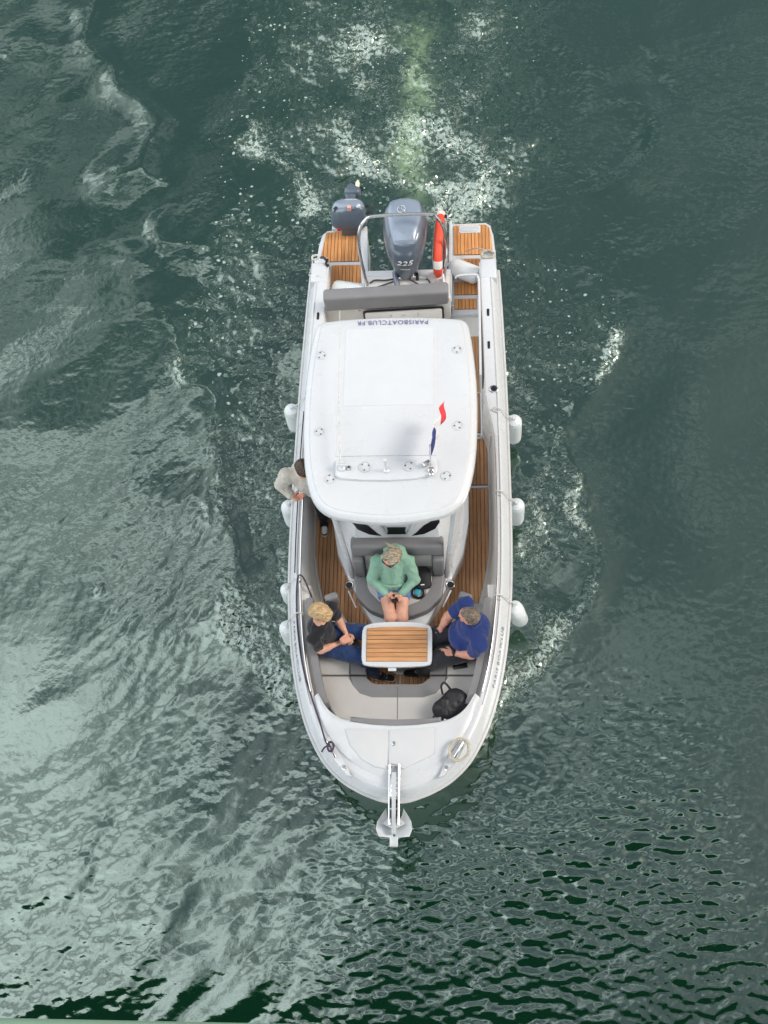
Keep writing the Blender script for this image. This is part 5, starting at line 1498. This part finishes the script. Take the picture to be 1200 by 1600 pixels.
def shoe(parent, heel, toe, mat, sole, lace=None, name='shoe'):
    h_ = np.array(heel, float); t_ = np.array(toe, float); d = nz_(t_ - h_)
    o = net(name, [cap(h_ + V3(0, 0, 0.01), h_ + d * 0.10 + V3(0, 0, 0.012), 0.042, 0.043), cap(h_ + d * 0.10, t_, 0.043, 0.036), cap(h_ + V3(0, 0, 0.045), h_ + d * 0.03 + V3(0, 0, 0.06), 0.040, 0.038)], 0.009, mat, parent, 0.03)
    sl_ = net('sole', [cap(h_ + V3(0, 0, -0.022), h_ + d * 0.09 + V3(0, 0, -0.022), 0.043, 0.044), cap(h_ + d * 0.09 + V3(0, 0, -0.022), t_ + d * 0.006 + V3(0, 0, -0.020), 0.045, 0.040)], 0.009, sole, o, 0.02,
              cut=[lambda X, Y, Z: Z - (h_[2] - 0.012), lambda X, Y, Z: (h_[2] - 0.040) - Z])
    if lace is not None:
        n_ = np.cross(d, V3(0, 0, 1))
        for q in range(4):
            c = h_ + d * (0.085 + 0.026 * q) + V3(0, 0, 0.047 - 0.004 * q)
            tube('lace', [tuple(c - n_ * 0.026 + V3(0, 0, -0.006)), tuple(c + V3(0, 0, 0.006)), tuple(c + n_ * 0.026 + V3(0, 0, -0.006))], 0.006, lace, o, n=5)
    return o

WHT = node_mat('white_rubber', (0.70, 0.70, 0.68), 0.6, var=0.06)
BLKS = cloth('black_canvas', (0.012, 0.012, 0.016), bump=0.3, bs=60)

def seated(label, hd, hf, neck, sh, el, wr, hand, chest, pelvis, hips, knees, ankles, toes, skin, sc=1.0, extra=(), belly=0.0, leg_r=(0.080, 0.062, 0.050, 0.038), arm_r=(0.050, 0.042, 0.036, 0.026)):
    root = empty('person', (pelvis[0], pelvis[1], 0.82))
    tag(root, label, 'person')
    HP, at, A = head_prims(hd, hf, sc)
    P_ = list(HP)
    P_ += [cap(np.array(neck) + V3(0, 0, -0.03), at(0, -0.025, -0.055), 0.056, 0.052)]
    P_ += [cap(neck, chest, 0.075, 0.115), cap(chest, pelvis, 0.110, 0.115), cap(sh[0], sh[1], 0.052, 0.052)]
    for i in (0, 1):
        P_ += limb([sh[i], el[i], wr[i]], [arm_r[0], arm_r[1], arm_r[3]], 0.02)
        P_ += [cap(el[i], (np.array(el[i]) * 0.6 + np.array(wr[i]) * 0.4), arm_r[1], arm_r[2] + 0.004, 0.02)]
        P_ += hand_prims(wr[i], *hand[i])
        P_ += limb([hips[i], knees[i], ankles[i]], [leg_r[0], leg_r[1], leg_r[3]], 0.03)
        P_ += [cap(np.array(knees[i]) * 0.75 + np.array(ankles[i]) * 0.25, np.array(knees[i]) * 0.5 + np.array(ankles[i]) * 0.5, leg_r[2], leg_r[2] * 0.9, 0.03)]
        P_ += [cap(ankles[i], toes[i], 0.032, 0.026, 0.02)]
    P_ += list(extra)
    body = net('body', P_, 0.0065, skin, root, 0.028)
    eyes(at, root, sc)
    return root, at, A, body

# woman on the console seat
r_, f_, u_ = frame((-0.58, -0.78, -0.10))
hd = V3(-0.04, 2.465, 1.535)
w_sh = [V3(-0.215, 2.515, 1.29), V3(0.125, 2.515, 1.29)]; w_el = [V3(-0.285, 2.405, 1.06), V3(0.185, 2.395, 1.06)]; w_wr = [V3(-0.135, 2.245, 0.995), V3(0.030, 2.235, 1.00)]
w_hp = [V3(-0.165, 2.40, 0.905), V3(0.04, 2.40, 0.905)]; w_kn = [V3(-0.085, 1.985, 0.935), V3(0.045, 1.985, 0.925)]; w_an = [V3(-0.02, 1.875, 0.505), V3(-0.06, 1.86, 0.505)]
root, at, A, _ = seated('woman in a mint green hoodie and denim shorts sitting on the console seat', hd, (-0.58, -0.78, -0.10), V3(-0.045, 2.515, 1.37), w_sh, w_el, w_wr,
    [((0.80, -0.45, -0.10), (0.2, 0.3, 0.9), (-0.2, -0.3, 0.9), 0.9), ((-0.75, -0.55, 0.05), (-0.2, 0.3, 0.9), (0.2, -0.2, 0.9), 0.9)],
    V3(-0.05, 2.53, 1.20), V3(-0.065, 2.45, 0.935), w_hp, w_kn, w_an, [V3(-0.01, 1.76, 0.45), V3(-0.07, 1.74, 0.45)], SK1)
MINT = cloth('mint_sweatshirt', (0.225, 0.405, 0.310), var=0.06, bump=0.30, bs=14)
hood = [cap((-0.045, 2.515, 1.36), (-0.05, 2.525, 1.20), 0.100, 0.145), cap((-0.05, 2.525, 1.20), (-0.062, 2.44, 0.97), 0.145, 0.155), cap(w_sh[0], w_sh[1], 0.070, 0.070),
        ell((-0.02, 2.585, 1.42), (0.125, 0.075, 0.085)), cap((-0.12, 2.52, 1.40), (0.075, 2.52, 1.40), 0.050, 0.055), cap((0.03, 2.57, 1.50), (0.055, 2.52, 1.44), 0.045, 0.045)]
for i in (0, 1):
    hood += [cap(w_sh[i], w_el[i], 0.070, 0.060), cap(w_el[i], w_wr[i] * 0.92 + w_el[i] * 0.08, 0.060, 0.040, 0.02)]
hoodie = net('hoodie', hood, 0.009, MINT, root, 0.035, wrinkle=0.006, wl=(0.06, 0.20), seed=5)
for sx in (-0.075, -0.035):
    tube('drawstring', [(sx, 2.405, 1.345), (sx - 0.005, 2.375, 1.27), (sx + 0.008, 2.355, 1.19)], 0.004, MINT, hoodie, n=5, sm=3)
tube('pocket_seam', [(-0.16, 2.315, 1.09), (-0.06, 2.295, 1.085), (0.05, 2.315, 1.09)], 0.006, MINT, hoodie, n=5, sm=3)
DEN = cloth('light_denim', (0.095, 0.185, 0.39), var=0.14, bump=0.4, bs=40)
sh_p = [cap((-0.065, 2.46, 0.93), (-0.065, 2.42, 0.95), 0.135, 0.13)]
for i in (0, 1):
    sh_p += [cap(w_hp[i], w_hp[i] * 0.55 + w_kn[i] * 0.45, 0.098, 0.090, 0.02)]
net('shorts', sh_p, 0.009, DEN, root, 0.03, wrinkle=0.003, seed=6, cut=[lambda X, Y, Z: 2.215 - Y])
HW = hair_mat('ash_blonde_hair', (0.12, 0.095, 0.06), (0.55, 0.47, 0.35), (16, 105, 60))
hair = net('hair', [ell(at(0, -0.022, 0.034), (0.087, 0.100, 0.092), A), ell(at(0.0, -0.07, -0.02), (0.078, 0.055, 0.075), A), ell(at(-0.05, 0.035, 0.06), (0.04, 0.05, 0.035), A), ell(at(0.05, 0.035, 0.055), (0.04, 0.05, 0.04), A)], 0.008, HW, root, 0.03, wrinkle=0.0015, wl=(0.02, 0.06), seed=8)
for q in range(5):
    a = at(-0.03 + 0.012 * q, -0.09, 0.075 - 0.006 * q); b = V3(-0.085 - 0.010 * q + 0.008 * (q % 2), 2.56 + 0.012 * q, 1.655 - 0.006 * q)
    tube('hair_strand', [tuple(a), tuple((a + b) / 2 + V3(0.0, 0.0, 0.02)), tuple(b)], [0.016, 0.011, 0.003], HW, hair, n=6, sm=3)
gl = net('sunglasses', [ell(at(-0.036, 0.098, 0.002), (0.030, 0.010, 0.020), A, 0.006), ell(at(0.036, 0.098, 0.002), (0.030, 0.010, 0.020), A, 0.006), cap(at(-0.01, 0.104, 0.008), at(0.01, 0.104, 0.008), 0.006, None, 0.006),
                        cap(at(-0.064, 0.090, 0.006), at(-0.086, 0.0, 0.008), 0.006, None, 0.006), cap(at(0.064, 0.090, 0.006), at(0.086, 0.0, 0.008), 0.006, None, 0.006)], 0.005, node_mat('dark_violet_lens', (0.02, 0.018, 0.05), 0.12), root, 0.006)
for i in (0, 1):
    shoe(root, w_an[i] + V3(0, 0.03, -0.055), w_an[i] + V3(0.0, -0.15, -0.065), WHT, WHT)
pm, mtx = slab('mobile_phone', (-0.045, 2.175, 1.035), (0.072, 0.145), 0.012, 0.010, R(25), M['black'], R(-35))
tag(pm, 'black mobile phone held by the woman in the mint hoodie', 'phone')

# man in the navy polo on the right-hand bench
m_sh = [V3(0.745, 2.005, 1.325), V3(0.885, 1.555, 1.31)]; m_el = [V3(0.560, 1.955, 1.08), V3(0.800, 1.525, 1.075)]; m_wr = [V3(0.475, 1.835, 1.035), V3(0.605, 1.550, 1.035)]
m_hp = [V3(0.765, 1.86, 0.925), V3(0.785, 1.62, 0.925)]; m_kn = [V3(0.40, 1.775, 0.945), V3(0.385, 1.50, 0.925)]; m_an = [V3(0.275, 1.74, 0.50), V3(0.255, 1.505, 0.50)]
root, at, A, mb = seated('man in a navy polo shirt and dark trousers sitting on the right bench', V3(0.775, 1.79, 1.575), (-0.84, 0.36, -0.40), V3(0.80, 1.785, 1.395), m_sh, m_el, m_wr,
    [((-0.42, -0.85, -0.18), (0, 0, -1), (-0.8, 0.4, 0.1), 0.25, 0.05), ((-0.98, 0.15, -0.10), (0, 0, -1), (0.1, 0.9, 0.1), 0.25, 0.05)],
    V3(0.825, 1.78, 1.20), V3(0.80, 1.74, 0.95), m_hp, m_kn, m_an, [V3(0.14, 1.74, 0.45), V3(0.13, 1.50, 0.45)], SK2, sc=1.05, arm_r=(0.060, 0.052, 0.046, 0.032), leg_r=(0.085, 0.066, 0.054, 0.042))
NAVY = cloth('navy_pique', (0.016, 0.034, 0.150), var=0.08, bump=0.25, bs=16)
pl_ = [cap((0.80, 1.785, 1.375), (0.825, 1.78, 1.22), 0.105, 0.165), cap((0.825, 1.78, 1.22), (0.795, 1.745, 1.00), 0.175, 0.18), ell((0.735, 1.745, 1.075), (0.185, 0.20, 0.15)), cap(m_sh[0], m_sh[1], 0.088, 0.088)]
for i in (0, 1):
    pl_ += [cap(m_sh[i], m_sh[i] * 0.42 + m_el[i] * 0.58, 0.088, 0.084, 0.02)]
pol = net('polo_shirt', pl_, 0.009, NAVY, root, 0.04, wrinkle=0.005, wl=(0.06, 0.22), seed=11)
net('collar', [cap(at(-0.055, -0.04, -0.115), at(0.0, -0.075, -0.10), 0.022), cap(at(0.055, -0.04, -0.115), at(0.0, -0.075, -0.10), 0.022), cap(at(-0.055, -0.04, -0.115), at(-0.03, 0.03, -0.15), 0.020), cap(at(0.055, -0.04, -0.115), at(0.03, 0.03, -0.15), 0.020)], 0.008, NAVY, pol, 0.015)
CHAR = cloth('charcoal_twill', (0.030, 0.032, 0.040), var=0.15, bump=0.3, bs=24)
tr = [cap((0.80, 1.80, 0.94), (0.80, 1.69, 0.94), 0.15, 0.15)]
for i in (0, 1):
    tr += [cap(m_hp[i], m_kn[i], 0.120, 0.100, 0.03), cap(m_kn[i], m_an[i] + V3(0, 0, 0.02), 0.098, 0.072, 0.02)]
net('trousers', tr, 0.010, CHAR, root, 0.03, wrinkle=0.007, wl=(0.05, 0.18), seed=12)
HM = hair_mat('brown_grey_hair', (0.055, 0.040, 0.030), (0.26, 0.20, 0.15), (18, 95, 60))
net('hair', [ell(at(0, -0.038, 0.030), (0.084, 0.085, 0.086), A), ell(at(0.0, -0.060, -0.015), (0.080, 0.055, 0.065), A), ell(at(0, 0.01, 0.075), (0.055, 0.05, 0.034), A)], 0.008, HM, root, 0.03, wrinkle=0.0015, wl=(0.02, 0.06), seed=14)
for i in (0, 1):
    shoe(root, m_an[i] + V3(0.03, 0, -0.055), m_an[i] + V3(-0.17, 0, -0.062), BLKS, BLKS)
wa = m_wr[1] * 0.94 + m_el[1] * 0.06
dwa = nz_(m_wr[1] - m_el[1]); sdw = nz_(np.cross(dwa, V3(0, 0, 1))); upw = np.cross(sdw, dwa)
watch = tube('wrist_watch', [tuple(wa + sdw * 0.038 * math.cos(a) + upw * 0.036 * math.sin(a)) for a in np.linspace(0, 2 * math.pi, 20, endpoint=False)], 0.010, M['black'], root, n=6, closed=True)
box('watch_face', tuple(wa + upw * 0.040), (0.040, 0.044, 0.012), M['glass'], watch, rot=(0, 0, math.atan2(dwa[1], dwa[0])), bev=0.004)

# young person in the black T-shirt on the left-hand bench
b_sh = [V3(-0.715, 1.985, 1.30), V3(-0.875, 1.625, 1.30)]; b_el = [V3(-0.640, 1.915, 1.06), V3(-0.825, 1.575, 1.075)]; b_wr = [V3(-0.560, 1.775, 1.015), V3(-0.625, 1.675, 1.02)]
b_hp = [V3(-0.765, 1.84, 0.915), V3(-0.785, 1.655, 0.915)]; b_kn = [V3(-0.385, 1.825, 0.935), V3(-0.385, 1.545, 0.925)]; b_an = [V3(-0.285, 1.80, 0.51), V3(-0.285, 1.475, 0.50)]
root, at, A, _ = seated('blond person in black T-shirt and blue jeans sitting on the left bench', V3(-0.785, 1.84, 1.545), (0.78, -0.34, -0.52), V3(-0.805, 1.815, 1.365), b_sh, b_el, b_wr,
    [((0.55, -0.80, -0.15), (-0.3, -0.5, -0.6), (0.6, 0.5, 0.5), 0.9), ((0.85, 0.45, -0.10), (0.1, 0.6, -0.6), (-0.2, 0.4, 0.9), 0.9)],
    V3(-0.82, 1.79, 1.19), V3(-0.80, 1.75, 0.935), b_hp, b_kn, b_an, [V3(-0.17, 1.80, 0.455), V3(-0.15, 1.465, 0.45)], SK1, sc=1.08, arm_r=(0.046, 0.040, 0.035, 0.025), leg_r=(0.075, 0.06, 0.048, 0.036))
TEE = cloth('black_jersey', (0.012, 0.013, 0.018), var=0.15, bump=0.3, bs=16)
te = [cap((-0.805, 1.81, 1.34), (-0.825, 1.79, 1.20), 0.085, 0.128), cap((-0.825, 1.79, 1.20), (-0.80, 1.75, 0.98), 0.132, 0.140), cap(b_sh[0], b_sh[1], 0.070, 0.070)]
for i in (0, 1):
    te += [cap(b_sh[i], b_sh[i] * 0.45 + b_el[i] * 0.55, 0.072, 0.070, 0.02)]
net('t_shirt', te, 0.009, TEE, root, 0.035, wrinkle=0.006, wl=(0.06, 0.20), seed=21)
JEAN = cloth('dark_denim', (0.018, 0.042, 0.125), var=0.22, bump=0.4, bs=22)
tr = [cap((-0.80, 1.80, 0.93), (-0.80, 1.70, 0.93), 0.130, 0.130)]
for i in (0, 1):
    tr += [cap(b_hp[i], b_kn[i], 0.104, 0.088, 0.03), cap(b_kn[i], b_an[i] + V3(0, 0, 0.02), 0.086, 0.066, 0.02)]
net('jeans', tr, 0.010, JEAN, root, 0.03, wrinkle=0.007, wl=(0.05, 0.18), seed=22)
HY = hair_mat('blond_hair', (0.30, 0.19, 0.085), (0.62, 0.44, 0.24), (20, 85, 40))
net('hair', [ell(at(0, -0.016, 0.030), (0.100, 0.114, 0.102), A), ell(at(0, -0.065, -0.03), (0.082, 0.055, 0.07), A), ell(at(0, 0.075, 0.055), (0.07, 0.035, 0.045), A), ell(at(-0.055, 0.03, 0.0), (0.035, 0.06, 0.05), A)], 0.008, HY, root, 0.03, wrinkle=0.002, wl=(0.02, 0.06), seed=24)
GRY = cloth('grey_suede', (0.20, 0.20, 0.22), bump=0.3, bs=60)
shoe(root, b_an[0] + V3(-0.03, 0, -0.055), b_an[0] + V3(0.17, 0, -0.062), BLKS, WHT, GRY)
shoe(root, b_an[1] + V3(-0.02, 0.0, -0.050), b_an[1] + V3(0.195, -0.035, -0.060), BLKS, WHT, GRY)

# person standing on the left side deck, half under the roof
s_sh = [V3(-1.205, 3.375, 1.685), V3(-0.815, 3.43, 1.69)]; s_el = [V3(-1.31, 3.41, 1.40), V3(-0.70, 3.50, 1.43)]; s_wr = [V3(-1.185, 3.275, 1.355), V3(-0.70, 3.50, 1.20)]
s_hp = [V3(-0.99, 3.50, 1.20), V3(-0.84, 3.52, 1.20)]; s_kn = [V3(-0.955, 3.50, 0.82), V3(-0.86, 3.56, 0.82)]; s_an = [V3(-0.935, 3.40, 0.475), V3(-0.86, 3.62, 0.475)]
root, at, A, _ = seated('person in a beige shirt standing at the left side under the roof edge', V3(-0.985, 3.345, 1.90), (0.35, -0.78, -0.50), V3(-1.0, 3.40, 1.755), s_sh, s_el, s_wr,
    [((0.93, -0.12, 0.05), (0.2, 0.2, 0.9), (-0.2, 0.8, 0.5), 0.55, 0.05), ((0.0, -0.2, -0.9), (-1, 0, 0), (0, -0.9, 0.2), 0.5)],
    V3(-1.01, 3.41, 1.55), V3(-0.93, 3.49, 1.24), s_hp, s_kn, s_an, [V3(-0.93, 3.25, 0.435), V3(-0.85, 3.48, 0.435)], SK2)
root.location = (-0.92, 3.40, 0.40)
for ch in root.children:
    ch.matrix_parent_inverse = world_of(root).inverted()
LIN = cloth('beige_linen', (0.50, 0.475, 0.425), var=0.06, bump=0.4, bs=14)
sp = [cap((-1.0, 3.40, 1.73), (-1.01, 3.41, 1.57), 0.09, 0.145), cap((-1.01, 3.41, 1.57), (-0.94, 3.48, 1.20), 0.150, 0.145), cap(s_sh[0], s_sh[1], 0.084, 0.084), cap((-1.09, 3.46, 1.72), (-0.93, 3.47, 1.72), 0.06, 0.06)]
for i in (0, 1):
    sp += [cap(s_sh[i], s_el[i], 0.086, 0.074), cap(s_el[i], s_wr[i] * 0.85 + s_el[i] * 0.15, 0.072, 0.050, 0.02)]
net('shirt', sp, 0.009, LIN, root, 0.035, wrinkle=0.005, wl=(0.04, 0.16), seed=31)
tr = [cap((-0.92, 3.50, 1.22), (-0.92, 3.50, 1.15), 0.13, 0.12)]
for i in (0, 1):
    tr += [cap(s_hp[i], s_kn[i], 0.095, 0.080, 0.03), cap(s_kn[i], s_an[i] + V3(0, 0, 0.03), 0.080, 0.062, 0.02)]
net('trousers', tr, 0.010, cloth('black_trousers', (0.015, 0.015, 0.018)), root, 0.03, wrinkle=0.004, seed=32)
net('hair', [ell(at(0, -0.018, 0.030), (0.088, 0.104, 0.092), A), ell(at(0, -0.065, -0.02), (0.080, 0.055, 0.07), A)], 0.008, hair_mat('dark_brown_hair', (0.030, 0.016, 0.012), (0.085, 0.045, 0.032), (50, 50, 30)), root, 0.03, wrinkle=0.003, wl=(0.02, 0.06), seed=34)
for i in (0, 1):
    o = shoe(root, s_an[i] + V3(0, 0.02, -0.045), s_an[i] + V3(0.015, -0.18, -0.035), BLKS, WHT, WHT)
    tt = s_an[i] + V3(0.015, -0.165, -0.022)
    net('toe_cap', [cap(tt + V3(0, 0.03, 0.006), tt + V3(0, -0.012, -0.004), 0.036, 0.034)], 0.008, WHT, o, 0.02)

# ---------------------------------------------------------------- backpack
bk = empty('backpack', (0.56, 0.98, 0.82))
tag(bk, 'black backpack slumped in the right corner of the bow lounge', 'backpack')
BAG = node_mat('black_ripstop', (0.013, 0.013, 0.016), 0.55, var=0.2, bump=0.5, bscale=30)
bd = nz_(V3(-0.62, -0.55, 0)); bs_ = V3(bd[1], -bd[0], 0)
bc = V3(0.575, 1.00, 0.925)
P_ = [ell(bc, (0.20, 0.135, 0.105), (bd, bs_, V3(0, 0, 1))), cap(bc - bd * 0.09 + bs_ * 0.05, bc - bd * 0.09 - bs_ * 0.06, 0.095), cap(bc + bd * 0.11 + bs_ * 0.06, bc + bd * 0.11 - bs_ * 0.05, 0.075), cap(bc - bd * 0.10 + V3(0, 0, 0.03), bc + bd * 0.05 + V3(0, 0, 0.03), 0.09)]
net('main_compartment', P_, 0.009, BAG, bk, 0.04, wrinkle=0.003, wl=(0.06, 0.2), seed=41)
net('front_pocket', [cap(bc + bd * 0.03 + bs_ * 0.05 + V3(0, 0, 0.085), bc + bd * 0.11 - bs_ * 0.04 + V3(0, 0, 0.06), 0.055, 0.05), ell(bc - bd * 0.10 + V3(0, 0, 0.085), (0.07, 0.085, 0.04), (bd, bs_, V3(0, 0, 1)))], 0.009, BAG, bk, 0.02, wrinkle=0.002, wl=(0.05, 0.15), seed=42)
top = bc - bd * 0.17 - bs_ * 0.10
tube('carry_loop', [tuple(V3(0.49, 1.12, 0.94)), tuple(V3(0.475, 1.20, 0.985)), tuple(V3(0.505, 1.235, 1.00)), tuple(V3(0.545, 1.20, 1.00)), tuple(V3(0.575, 1.165, 0.97))], 0.013, BAG, bk, n=6, sm=4, flat=0.6)
for q, off_ in enumerate((-0.05, 0.03)):
    a = bc + bd * 0.16 + bs_ * off_
    tube('strap', [tuple(bc + bs_ * (off_ * 1.6) + V3(0, 0, 0.10)), tuple(a + V3(0, 0, 0.06)), tuple(a + bd * 0.06 + V3(0, 0, -0.02)), tuple(a + bd * 0.11 + bs_ * 0.03 * (1 - 2 * q) + V3(0, 0, -0.075))], 0.014, BAG, bk, n=6, sm=4, flat=0.4)
box('buckle', tuple(bc + bd * 0.14 - bs_ * 0.08 + V3(0, 0, 0.055)), (0.045, 0.028, 0.02), M['galv'], bk, rot=(0, 0, 0.7), bev=0.006)
box('side_buckle', tuple(bc + bd * 0.19 + bs_ * 0.02 + V3(0, 0, 0.02)), (0.035, 0.025, 0.02), M['black'], bk, rot=(0, 0, 0.3), bev=0.005)
tube('zip', [tuple(bc + bd * (0.16 * math.cos(a)) + bs_ * (0.115 * math.sin(a)) + V3(0, 0, 0.062)) for a in np.linspace(0.3, 2.9, 14)], 0.006, M['black'], bk, n=5)
